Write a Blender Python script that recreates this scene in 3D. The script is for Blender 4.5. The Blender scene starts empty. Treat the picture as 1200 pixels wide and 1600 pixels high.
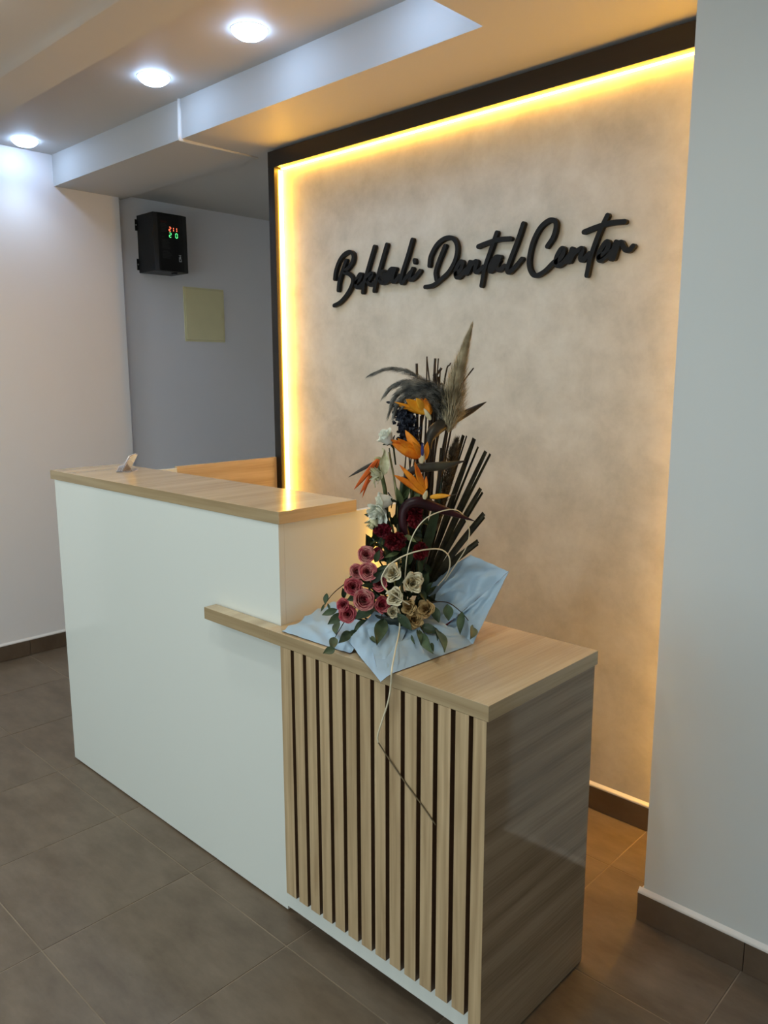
import bpy, bmesh, math, random
import numpy as np
from mathutils import Vector, noise
random.seed(7)
C = bpy.context.scene.collection
PI = math.pi

# ------------------------------------------------------------------ camera
sc = bpy.context.scene
FPX = 1231.32
CAM = np.array([1.5208, -1.2155, 1.4402])
CR = np.array([0.7246, 0.6892, -0.0022]); CU = np.array([-0.1167, 0.1259, 0.9852]); CF = np.array([-0.6792, 0.7136, -0.1716])
cam = bpy.data.cameras.new('camera'); camo = bpy.data.objects.new('camera', cam); C.objects.link(camo)
cam.sensor_fit = 'VERTICAL'; cam.sensor_height = 36.0; cam.lens = FPX / 1600 * 36.0; cam.clip_start = 0.02
from mathutils import Matrix
M = Matrix(((CR[0], CU[0], -CF[0], CAM[0]), (CR[1], CU[1], -CF[1], CAM[1]), (CR[2], CU[2], -CF[2], CAM[2]), (0, 0, 0, 1)))
camo.matrix_world = M
sc.camera = camo

# ------------------------------------------------------------------ world, exposure
w = bpy.data.worlds.new('world'); sc.world = w; w.use_nodes = True
w.node_tree.nodes['Background'].inputs[0].default_value = (0.86, 0.95, 1.0, 1)
w.node_tree.nodes['Background'].inputs[1].default_value = 2.6        # overcast daylight through the front window
sc.view_settings.view_transform = 'Standard'; sc.view_settings.look = 'None'
sc.view_settings.gamma = 1.0; sc.view_settings.use_curve_mapping = False
sc.view_settings.exposure = -0.3
sc.cycles.use_denoising = True
sc.cycles.max_bounces = 10; sc.cycles.diffuse_bounces = 6
sc.cycles.sample_clamp_indirect = 6.0
LAMP_COOL = (0.44, 0.65, 1.0); COOL_W = 4.1; SPOT_W = 4.5        # downlights in the coffer (emission strength below)
LAMP_FRONT = (0.95, 1.0, 0.93); FRONT_W = 24.0      # unseen front downlights: one set by the shelf shadow, others added as fill
LED_COL = (1.0, 0.48, 0.04); LED_S = 72.0          # amber strip round the sign wall

pl = bpy.data.lights.new('window_portal', 'AREA'); pl.shape = 'RECTANGLE'; pl.size = 6.2; pl.size_y = 1.9; pl.cycles.is_portal = True
plo = bpy.data.objects.new('window_portal', pl); C.objects.link(plo); plo.location = (-0.3, -3.44, 0.97); plo.rotation_euler = (math.pi / 2, 0, math.pi)

# ------------------------------------------------------------------ helpers
def lin(c):
    return tuple(((v / 255) / 12.92 if v / 255 <= 0.04045 else ((v / 255 + 0.055) / 1.055) ** 2.4) for v in c)

def newmat(name):
    m = bpy.data.materials.new(name); m.use_nodes = True
    nt = m.node_tree; b = nt.nodes['Principled BSDF']
    return m, nt, b

def plain(name, rgb, rough=0.5, var=0.0, scale=20, metallic=0.0, spec=None, bump=0.0, bscale=200, coat=0.0):
    m, nt, b = newmat(name)
    col = lin(rgb)
    b.inputs['Roughness'].default_value = rough; b.inputs['Metallic'].default_value = metallic
    if spec is not None: b.inputs['Specular IOR Level'].default_value = spec
    if coat: b.inputs['Coat Weight'].default_value = coat; b.inputs['Coat Roughness'].default_value = 0.05
    tc = nt.nodes.new('ShaderNodeTexCoord')
    n = nt.nodes.new('ShaderNodeTexNoise'); n.inputs['Scale'].default_value = scale; n.inputs['Detail'].default_value = 4
    nt.links.new(tc.outputs['Object'], n.inputs['Vector'])
    mx = nt.nodes.new('ShaderNodeMix'); mx.data_type = 'RGBA'
    mx.inputs['A'].default_value = (*[c * (1 - var) for c in col], 1); mx.inputs['B'].default_value = (*[min(1, c * (1 + var)) for c in col], 1)
    nt.links.new(n.outputs['Fac'], mx.inputs['Factor']); nt.links.new(mx.outputs['Result'], b.inputs['Base Color'])
    if bump:
        n2 = nt.nodes.new('ShaderNodeTexNoise'); n2.inputs['Scale'].default_value = bscale; n2.inputs['Detail'].default_value = 3
        nt.links.new(tc.outputs['Object'], n2.inputs['Vector'])
        bp = nt.nodes.new('ShaderNodeBump'); bp.inputs['Strength'].default_value = bump; bp.inputs['Distance'].default_value = 0.002
        nt.links.new(n2.outputs['Fac'], bp.inputs['Height']); nt.links.new(bp.outputs['Normal'], b.inputs['Normal'])
    return m

def emit(name, rgb, s):
    m, nt, b = newmat(name)
    b.inputs['Base Color'].default_value = (0.8, 0.8, 0.8, 1)
    b.inputs['Emission Color'].default_value = (*rgb, 1); b.inputs['Emission Strength'].default_value = s
    return m

def wood(name, light, dark, axis, rough=0.3, contrast=1.0, freq=1.0):
    """laminate with grain running along one object axis"""
    m, nt, b = newmat(name); L = nt.links
    tc = nt.nodes.new('ShaderNodeTexCoord'); mp = nt.nodes.new('ShaderNodeMapping')
    s = [9.0 * freq, 9.0 * freq, 9.0 * freq]; s[axis] = 0.8 * freq
    mp.inputs['Scale'].default_value = s
    L.new(tc.outputs['Object'], mp.inputs['Vector'])
    n1 = nt.nodes.new('ShaderNodeTexNoise'); n1.inputs['Scale'].default_value = 2.2; n1.inputs['Detail'].default_value = 5; n1.inputs['Distortion'].default_value = 1.3
    L.new(mp.outputs['Vector'], n1.inputs['Vector'])
    mp2 = nt.nodes.new('ShaderNodeMapping'); s2 = [170.0, 170.0, 170.0]; s2[axis] = 5.0
    mp2.inputs['Scale'].default_value = s2
    L.new(tc.outputs['Object'], mp2.inputs['Vector'])
    n2 = nt.nodes.new('ShaderNodeTexNoise'); n2.inputs['Scale'].default_value = 1.0; n2.inputs['Detail'].default_value = 3
    L.new(mp2.outputs['Vector'], n2.inputs['Vector'])
    wv = nt.nodes.new('ShaderNodeTexWave'); wv.wave_type = 'RINGS'; wv.rings_direction = 'XYZ'[axis]
    wv.inputs['Scale'].default_value = 1.1; wv.inputs['Distortion'].default_value = 7.0; wv.inputs['Detail'].default_value = 2.5; wv.inputs['Detail Scale'].default_value = 1.2
    L.new(mp.outputs['Vector'], wv.inputs['Vector'])
    a = nt.nodes.new('ShaderNodeMath'); a.operation = 'MULTIPLY_ADD'; a.inputs[1].default_value = 0.55 * contrast
    L.new(n1.outputs['Fac'], a.inputs[0])
    a2 = nt.nodes.new('ShaderNodeMath'); a2.operation = 'MULTIPLY_ADD'; a2.inputs[1].default_value = 0.22 * contrast
    L.new(wv.outputs['Fac'], a2.inputs[0])
    a3 = nt.nodes.new('ShaderNodeMath'); a3.operation = 'MULTIPLY_ADD'; a3.inputs[1].default_value = 0.5 * contrast
    L.new(n2.outputs['Fac'], a3.inputs[0]); a3.inputs[2].default_value = 0.5 - 0.63 * contrast
    L.new(a3.outputs[0], a2.inputs[2]); L.new(a2.outputs[0], a.inputs[2])
    rp = nt.nodes.new('ShaderNodeValToRGB'); rp.color_ramp.elements[0].position = 0.2; rp.color_ramp.elements[1].position = 0.8
    rp.color_ramp.elements[0].color = (*lin(dark), 1); rp.color_ramp.elements[1].color = (*lin(light), 1)
    L.new(a.outputs[0], rp.inputs['Fac']); L.new(rp.outputs['Color'], b.inputs['Base Color'])
    b.inputs['Roughness'].default_value = rough
    bp = nt.nodes.new('ShaderNodeBump'); bp.inputs['Strength'].default_value = 0.08; bp.inputs['Distance'].default_value = 0.001
    L.new(n2.outputs['Fac'], bp.inputs['Height']); L.new(bp.outputs['Normal'], b.inputs['Normal'])
    return m

class MB:
    def __init__(s): s.v = []; s.f = []; s.sm = []; s.mi = []
    def add(s, vs, fs, smooth=False, mi=0):
        o = len(s.v); s.v += [tuple(map(float, p)) for p in vs]
        for f in fs: s.f.append([i + o for i in f]); s.sm.append(smooth); s.mi.append(mi)
        return s
    def box(s, x0, x1, y0, y1, z0, z1, b=0.0, mi=0):
        if b <= 0:
            vs = [(x, y, z) for z in (z0, z1) for y in (y0, y1) for x in (x0, x1)]
            return s.add(vs, [(0, 2, 3, 1), (4, 5, 7, 6), (0, 1, 5, 4), (2, 6, 7, 3), (0, 4, 6, 2), (1, 3, 7, 5)], mi=mi)
        bm = bmesh.new(); bmesh.ops.create_cube(bm, size=1)
        for v in bm.verts: v.co = Vector(((x0 + x1) / 2 + v.co.x * (x1 - x0), (y0 + y1) / 2 + v.co.y * (y1 - y0), (z0 + z1) / 2 + v.co.z * (z1 - z0)))
        bmesh.ops.bevel(bm, geom=list(bm.edges), offset=b, segments=2, profile=0.6, affect='EDGES')
        bm.verts.index_update()
        s.add([v.co for v in bm.verts], [[v.index for v in f.verts] for f in bm.faces], mi=mi); bm.free(); return s
    def tube(s, pts, rad, n=8, mi=0, cap=True, smooth=True, flat=None):
        P = [Vector(p) for p in pts]
        if not hasattr(rad, '__len__'): rad = [rad] * len(P)
        vs = []; fs = []
        up = None
        for i, p in enumerate(P):
            t = (P[min(i + 1, len(P) - 1)] - P[max(i - 1, 0)]).normalized()
            if up is None:
                up = Vector((0, 0, 1)) if abs(t.z) < 0.9 else Vector((1, 0, 0))
                if flat is not None: up = Vector(flat)
            a = t.cross(up)
            if a.length < 1e-6: a = t.orthogonal()
            a.normalize(); b = a.cross(t).normalized(); up = b
            for k in range(n):
                an = 2 * PI * k / n
                vs.append(p + (a * math.cos(an) + b * math.sin(an) * (1 if flat is None else 0.35)) * rad[i])
        for i in range(len(P) - 1):
            for k in range(n):
                fs.append((i * n + k, i * n + (k + 1) % n, (i + 1) * n + (k + 1) % n, (i + 1) * n + k))
        if cap:
            fs.append(tuple(range(n - 1, -1, -1))); fs.append(tuple(range((len(P) - 1) * n, len(P) * n)))
        return s.add(vs, fs, smooth, mi)
    def lathe(s, prof, c, n=32, mi=0, smooth=True):
        vs = []; fs = []
        for r, z in prof:
            for k in range(n):
                a = 2 * PI * k / n; vs.append((c[0] + r * math.cos(a), c[1] + r * math.sin(a), c[2] + z))
        for i in range(len(prof) - 1):
            for k in range(n):
                fs.append((i * n + k, i * n + (k + 1) % n, (i + 1) * n + (k + 1) % n, (i + 1) * n + k))
        return s.add(vs, fs, smooth, mi)
    def grid(s, G, smooth=True, mi=0):
        nr = len(G); nc = len(G[0]); vs = [p for r in G for p in r]
        fs = [(i * nc + j, i * nc + j + 1, (i + 1) * nc + j + 1, (i + 1) * nc + j) for i in range(nr - 1) for j in range(nc - 1)]
        return s.add(vs, fs, smooth, mi)
    def build(s, name, mats, parent=None, loc=None):
        o0 = Vector(loc) if loc is not None else (Vector((0, 0, 0)))
        base = Vector((0, 0, 0)); p = parent
        while p is not None: base += Vector(p.location); p = p.parent
        if loc is not None: off = base + o0
        else: off = base
        me = bpy.data.meshes.new(name)
        me.from_pydata([tuple(Vector(v) - off) for v in s.v], [], s.f)
        if not isinstance(mats, (list, tuple)): mats = [mats]
        for m in mats: me.materials.append(m)
        me.polygons.foreach_set('use_smooth', s.sm); me.polygons.foreach_set('material_index', s.mi)
        me.update()
        o = bpy.data.objects.new(name, me); C.objects.link(o)
        if loc is not None: o.location = o0
        if parent is not None: o.parent = parent
        return o

def tag(o, label=None, cat=None, group=None, kind=None):
    if label: o['label'] = label
    if cat: o['category'] = cat
    if group: o['group'] = group
    if kind: o['kind'] = kind
    return o
def thing(name, label, cat, loc, group=None):
    o = bpy.data.objects.new(name, None); C.objects.link(o); o.location = loc; o.empty_display_size = 0.05
    return tag(o, label, cat, group)
def struct(name, mb, m, parent=None):
    o = mb.build(name, m, parent)
    if parent is None: o['kind'] = 'structure'
    return o

# ------------------------------------------------------------------ materials
WHITE = plain('white_wall_paint', (204, 200, 196), 0.55, 0.02, 3, bump=0.05, bscale=150)
WHITE_SOFT = plain('white_wall_paint_left', (236, 233, 233), 0.55, 0.02, 3, bump=0.05, bscale=150)
GREY_PAINT = plain('grey_alcove_paint', (226, 226, 232), 0.55, 0.03, 3, bump=0.05, bscale=150)
CEIL = plain('ceiling_paint', (190, 188, 185), 0.6, 0.02, 3)
PILLAR = plain('pale_grey_green_paint', (208, 213, 214), 0.42, 0.02, 2, bump=0.06, bscale=60)
PLASTER = plain('white_filler', (236, 232, 228), 0.6, 0.03, 60)
BLACK_WOOD = wood('dark_wenge', (24, 17, 13), (13, 10, 8), 0, 0.35)
BLACK_WOOD_V = wood('dark_wenge_upright', (24, 17, 13), (13, 10, 8), 2, 0.35)
OAK_X = wood('oak_laminate_lengthwise_shaded', (184, 163, 128), (142, 120, 88), 0, 0.2, 0.7)  # worktop edges: shade of the upright faces is put into this darker oak
OAK_Y = wood('oak_laminate_depthwise', (218, 198, 162), (166, 142, 108), 1, 0.13, 0.75, 0.6)
OAK_Z = wood('oak_laminate_upright', (210, 185, 147), (150, 124, 90), 2, 0.3, 0.85, 1.5)
GLOSS_WHITE = plain('glossy_white_laminate', (224, 228, 223), 0.12, 0.01, 3, spec=0.5)
GROOVE = plain('dark_brown_groove', (92, 66, 44), 0.6, 0.1, 30)
SATIN_BLACK = plain('satin_black_paint', (13, 13, 15), 0.45, 0.1, 60)

def stucco():
    m, nt, b = newmat('pearl_stucco'); L = nt.links
    tc = nt.nodes.new('ShaderNodeTexCoord')
    n = nt.nodes.new('ShaderNodeTexNoise'); n.inputs['Scale'].default_value = 7.0; n.inputs['Detail'].default_value = 8; n.inputs['Roughness'].default_value = 0.68; n.inputs['Distortion'].default_value = 0.15
    L.new(tc.outputs['Object'], n.inputs['Vector'])
    rp = nt.nodes.new('ShaderNodeValToRGB')
    rp.color_ramp.elements[0].position = 0.33; rp.color_ramp.elements[0].color = (*lin((184, 177, 162)), 1)
    rp.color_ramp.elements[1].position = 0.68; rp.color_ramp.elements[1].color = (*lin((210, 203, 189)), 1)
    e = rp.color_ramp.elements.new(0.5); e.color = (*lin((199, 191, 176)), 1)
    L.new(n.outputs['Fac'], rp.inputs['Fac']); L.new(rp.outputs['Color'], b.inputs['Base Color'])
    n2 = nt.nodes.new('ShaderNodeTexNoise'); n2.inputs['Scale'].default_value = 11; n2.inputs['Detail'].default_value = 6
    L.new(tc.outputs['Object'], n2.inputs['Vector'])
    mr = nt.nodes.new('ShaderNodeMapRange'); mr.inputs['To Min'].default_value = 0.32; mr.inputs['To Max'].default_value = 0.55
    L.new(n2.outputs['Fac'], mr.inputs['Value']); L.new(mr.outputs['Result'], b.inputs['Roughness'])
    bp = nt.nodes.new('ShaderNodeBump'); bp.inputs['Strength'].default_value = 0.12; bp.inputs['Distance'].default_value = 0.003
    L.new(n2.outputs['Fac'], bp.inputs['Height']); L.new(bp.outputs['Normal'], b.inputs['Normal'])
    return m
STUCCO = stucco()

def tilemat(name, c1, c2, rough):
    m, nt, b = newmat(name); L = nt.links
    tc = nt.nodes.new('ShaderNodeTexCoord'); oi = nt.nodes.new('ShaderNodeObjectInfo')
    ad = nt.nodes.new('ShaderNodeVectorMath'); ad.operation = 'ADD'
    cb = nt.nodes.new('ShaderNodeCombineXYZ')
    ml = nt.nodes.new('ShaderNodeMath'); ml.operation = 'MULTIPLY'; ml.inputs[1].default_value = 40
    L.new(oi.outputs['Random'], ml.inputs[0]); L.new(ml.outputs[0], cb.inputs[0]); L.new(ml.outputs[0], cb.inputs[1])
    L.new(tc.outputs['Object'], ad.inputs[0]); L.new(cb.outputs[0], ad.inputs[1])
    mp = nt.nodes.new('ShaderNodeMapping'); mp.inputs['Scale'].default_value = (3.2, 7, 5)
    L.new(ad.outputs[0], mp.inputs['Vector'])
    n = nt.nodes.new('ShaderNodeTexNoise'); n.inputs['Scale'].default_value = 1.6; n.inputs['Detail'].default_value = 9; n.inputs['Roughness'].default_value = 0.66
    L.new(mp.outputs[0], n.inputs['Vector'])
    rp = nt.nodes.new('ShaderNodeValToRGB'); rp.color_ramp.elements[0].position = 0.35; rp.color_ramp.elements[1].position = 0.7
    rp.color_ramp.elements[0].color = (*lin(c1), 1); rp.color_ramp.elements[1].color = (*lin(c2), 1)
    L.new(n.outputs['Fac'], rp.inputs['Fac']); L.new(rp.outputs['Color'], b.inputs['Base Color'])
    mr = nt.nodes.new('ShaderNodeMapRange'); mr.inputs['To Min'].default_value = rough - 0.05; mr.inputs['To Max'].default_value = rough + 0.1
    L.new(n.outputs['Fac'], mr.inputs['Value']); L.new(mr.outputs['Result'], b.inputs['Roughness'])
    bp = nt.nodes.new('ShaderNodeBump'); bp.inputs['Strength'].default_value = 0.15; bp.inputs['Distance'].default_value = 0.002
    L.new(n.outputs['Fac'], bp.inputs['Height']); L.new(bp.outputs['Normal'], b.inputs['Normal'])
    return m
TILE = tilemat('taupe_floor_tile', (100, 86, 71), (126, 112, 96), 0.36)
SKIRT = tilemat('brown_skirting_tile', (84, 68, 54), (102, 86, 70), 0.4)
GROUT = plain('grout', (150, 136, 118), 0.9, 0.55, 5)

# ------------------------------------------------------------------ room shell
XL, XA, XR = -2.542, -2.59, 3.0
YW = 1.044; ZS = 2.372; ZC = 2.52; YN = -3.4
floor = struct('floor', MB().box(-4.2, XR, YN, 2.6, -0.1, -0.0016), GROUT)
TS = 0.438; TX0, TY0 = 0.0985, -0.0877
tm = MB(); g = 0.0016
tm.box(g, TS - g, g, TS - g, -0.006, 0.0, b=0.0012)
tile0 = None
for i in range(-10, 7):
    for j in range(-8, 6):
        x = TX0 + i * TS; y = TY0 + j * TS
        if x + TS > XR + 0.05 or y < YN - 0.2: continue
        if x < XL - 0.15 and y > -0.6: continue
        if tile0 is None:
            tile0 = tm.build('tile', TILE, floor); t = tile0
        else:
            t = tile0.copy(); C.objects.link(t); t.parent = floor
        t.location = (x, y, random.uniform(-0.0005, 0.0))

struct('wall_left', MB().box(XL - 0.16, XL, -0.78, 1.012, 0, ZC + 0.1), WHITE_SOFT)
struct('wall_alcove', MB().box(XA - 0.16, XA, 1.012, 2.5, 0, 2.5), GREY_PAINT)
struct('wall_alcove_back', MB().box(XA, -1.27, 2.4, 2.55, 0, 2.5), WHITE)
struct('wall_back', MB().box(-1.262, 1.07, YW, 1.2, 0, 2.5), STUCCO)
struct('wall_passage', MB().box(-1.262, -1.11, 1.2, 2.4, 0, 2.5), WHITE)
struct('wall_right', MB().box(0.714, 1.07, 0.633, YW - 0.001, 0, 2.5), PILLAR)
struct('wall_corridor_back', MB().box(1.07, XR, 2.3, 2.45, 0, 2.6), WHITE)
struct('wall_corridor_side', MB().box(XR, XR + 0.15, YN, 2.45, 0, 2.7), WHITE)
struct('wall_near', MB().box(-4.2, -3.4, YN - 0.15, YN, 0, 2.7).box(2.8, XR, YN - 0.15, YN, 0, 2.7).box(-3.4, 2.8, YN - 0.15, YN, 1.92, 2.7), WHITE)
GLZ, nt0, b0 = newmat('window_glass'); nt0.nodes.remove(b0)
tb0 = nt0.nodes.new('ShaderNodeBsdfTransparent'); tb0.inputs[0].default_value = (0.93, 0.96, 0.95, 1); nt0.links.new(tb0.outputs[0], nt0.nodes['Material Output'].inputs['Surface'])
wf = MB().box(-3.4, 2.8, YN - 0.09, YN - 0.05, 0.0, 0.06).box(-3.4, 2.8, YN - 0.09, YN - 0.05, 1.86, 1.92)
edges = [-3.4, -1.85, -0.3, 1.25, 2.76]
for e_ in edges: wf.box(e_, e_ + 0.04, YN - 0.09, YN - 0.05, 0.06, 1.86)
win = struct('window_1', wf, PLASTER)
for g0, g1 in zip(edges[:-1], edges[1:]): MB().box(g0 + 0.04, g1, YN - 0.073, YN - 0.067, 0.06, 1.86).build('pane', GLZ, win)
struct('wall_entrance', MB().box(-4.35, -4.2, YN, -0.62, 0, 2.7), plain('unseen_lobby_darkened', (96, 84, 74), 0.5))  # unseen wall, coloured dark to shape the panel reflection and cut bounce
struct('wall_lobby', MB().box(-4.2, XL - 0.16, -0.78, -0.62, 0, 2.7), plain('unseen_lobby_darkened_side', (96, 84, 74), 0.5))  # same added darkness on the unseen side wall

ce = MB()
ce.box(XL - 0.2, 0.108, 0.0, 0.72, ZC, ZC + 0.1)                       # coffer top
ce.box(0.108, XR + 0.15, 0.056, 2.6, ZS, ZC + 0.1)                     # soffit right of coffer
ce.box(XL - 0.2, 0.108, 0.664, 1.05, ZS, ZC + 0.05)                    # beam between coffer and sign wall
ce.box(XA - 0.2, 0.108, 1.05, 2.6, ZS + 0.025, ZC + 0.1)               # alcove ceiling
ce.box(-4.35, XR + 0.15, -0.094, 0.056, ZS, ZC + 0.1)                  # near beam
# near ceiling with a soft cove at the beam
ys = [(-0.094, ZS), (-0.10, ZS + 0.001), (-0.112, ZS + 0.006), (-0.13, ZS + 0.012), (-0.16, ZS + 0.015), (YN - 0.15, ZS + 0.015)]
ce.grid([[(-4.35, y, z), (XR + 0.15, y, z)] for y, z in ys])
ce.box(-4.35, XR + 0.15, YN - 0.15, -0.16, ZS + 0.0155, ZC + 0.1)
ceil = struct('ceiling', ce, CEIL)
tr = MB()
tr.tube([(-1.385, 0.662, ZC), (-1.383, 0.6615, ZC - 0.05), (-1.386, 0.661, ZS + 0.01), (-1.385, 0.66, ZS - 0.002), (-1.385, 0.675, ZS - 0.002), (-1.387, 0.85, ZS - 0.0005), (-1.386, 1.045, ZS)], [0.007, 0.009, 0.010, 0.009, 0.008, 0.006, 0.005], 8)
struct('trim_1', tr, PLASTER)

# skirting tiles
def skirting(name, runs, h=0.0805):
    """runs: list of (start, end, axis, const face, thickness dir)"""
    holder = None
    for (a, b_, ax, cst, d, joints) in runs:
        ed = [a] + [j for j in sorted(joints) if a + 0.02 < j < b_ - 0.02] + [b_]
        for p, q in zip(ed[:-1], ed[1:]):
            m = MB(); t0, t1 = sorted((cst, cst + d * 0.012))
            if ax == 0: m.box(p + 0.0008, q - 0.0008, t0, t1, 0.0005, h, b=0.001)
            else: m.box(t0, t1, p + 0.0008, q - 0.0008, 0.0005, h, b=0.001)
            if holder is None:
                cap = MB()
                for (a2, b2, ax2, c2, d2, _) in runs:
                    s0, s1 = sorted((c2, c2 + d2 * 0.013))
                    # plaster fillet on top of the tile
                    if ax2 == 0: G = [[(a2, c2, h + 0.012), (b2, c2, h + 0.012)], [(a2, c2 + d2 * 0.006, h + 0.006), (b2, c2 + d2 * 0.006, h + 0.006)], [(a2, c2 + d2 * 0.0125, h), (b2, c2 + d2 * 0.0125, h)], [(a2, c2, h), (b2, c2, h)]]
                    else: G = [[(c2, a2, h + 0.012), (c2, b2, h + 0.012)], [(c2 + d2 * 0.006, a2, h + 0.006), (c2 + d2 * 0.006, b2, h + 0.006)], [(c2 + d2 * 0.0125, a2, h), (c2 + d2 * 0.0125, b2, h)], [(c2, a2, h), (c2, b2, h)]]
                    cap.grid(G)
                holder = struct(name, cap, PLASTER)
            m.build('tile', SKIRT, holder)
JX = [TX0 + i * TS for i in range(-10, 8)]; JY = [TY0 + i * TS + 0.02 for i in range(-8, 8)]
skirting('baseboard_left', [(-0.78, 1.0, 1, XL, 1, [0.36, 0.80, -0.08, -0.52])])
skirting('baseboard_back', [(-1.262, 0.712, 0, YW, -1, [0.2, -0.24, -0.68, -1.1])])
skirting('baseboard_right', [(0.702, 1.08, 0, 0.633, -1, [0.978]), (0.633, 1.03, 1, 0.714, -1, [])])

# ------------------------------------------------------------------ downlights
def downlight(x, y, z, label, cool, group='round ceiling downlights', flat=False):
    t = thing('downlight', label, 'lamp', (x, y, z), group)
    n = 28
    MB().lathe([(0.0605, -0.0002), (0.0600, -0.0016), (0.0575, -0.0022), (0.0560, -0.0012)], (x, y, z), n).build('rim', PLASTER, t)
    if flat:
        MB().lathe([(0.0555, -0.0035), (0.03, -0.0035), (0.0006, -0.0035)], (x, y, z), n).build('diffuser', cool, t); return t
    lens = MB().lathe([(0.0572, -0.0008), (0.0565, -0.0065), (0.050, -0.0145), (0.037, -0.023), (0.018, -0.028), (0.0006, -0.0288)], (x, y, z), n)
    lens.build('diffuser', cool, t)
    ld = bpy.data.lights.new('downlight_beam', 'SPOT'); ld.energy = SPOT_W; ld.color = (0.62, 0.79, 1.0); ld.spot_size = math.radians(120); ld.spot_blend = 0.9; ld.shadow_soft_size = 0.045
    lo = bpy.data.objects.new('downlight_beam', ld); C.objects.link(lo); lo.parent = t; lo.location = (0, 0, -0.075)
    return t
COOL = emit('cool_white_lamp', LAMP_COOL, COOL_W * 10)
WARMW = emit('neutral_white_lamp', LAMP_FRONT, FRONT_W * 10)
downlight(-2.387, 0.468, ZC, 'small round downlight nearest the left wall, glowing cool white', COOL)
downlight(-1.245, 0.468, ZC, 'round downlight glowing cool white, middle of the three in view', COOL)
downlight(-0.667, 0.468, ZC, 'largest round downlight in view, glowing cool white by the picture top', COOL)
downlight(-0.09, 0.468, ZC, 'round downlight further along the recess, above the upper picture edge', COOL)
for lx, ly in ((-0.76, -0.40), (-1.9, -1.0), (0.45, -0.75), (0.2, -2.0), (-1.2, -2.2)):  # first lamp follows the shelf shadow, the others are added fill
    downlight(lx, ly, ZS + 0.015, 'unseen round downlight in the near ceiling giving front light', WARMW, 'near ceiling downlights', True)

# ------------------------------------------------------------------ lit frame round the sign wall
LED = emit('amber_led', LED_COL, LED_S)
fr = thing('light_frame', 'dark brown frame with glowing amber strip light round the sign wall', 'frame', (-1.23, YW, 0))
FX0, FX1, FZ0, FZ1, FY = -1.2595, -1.2185, 2.296, 2.362, 1.0
MB().box(FX0, 0.712, FY, YW - 0.0005, FZ0, FZ1, b=0.001).build('top_rail', BLACK_WOOD, fr)
MB().box(FX0, FX1, FY, YW - 0.0005, 0.0825, FZ0 - 0.0005, b=0.001).build('post', BLACK_WOOD_V, fr)
MB().box(0.676, 0.712, FY, YW - 0.0005, 0.0825, FZ0 - 0.0005, b=0.001).build('post', BLACK_WOOD_V, fr)
def tg(o, l): o['label'] = l; return o
tg(MB().box(FX1 + 0.001, FX1 + 0.005, YW - 0.022, YW - 0.002, 0.12, FZ0 - 0.008).build('strip_light', LED, fr), 'glowing amber strip along the left post')
tg(MB().box(FX1 + 0.008, 0.668, YW - 0.014, YW - 0.003, FZ0 - 0.005, FZ0 - 0.001).build('strip_light', LED, fr), 'glowing amber strip under the top rail')
tg(MB().box(0.670, 0.675, YW - 0.026, YW - 0.002, 0.12, FZ0 - 0.008).build('strip_light', LED, fr), 'glowing amber strip along the right post')
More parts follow.
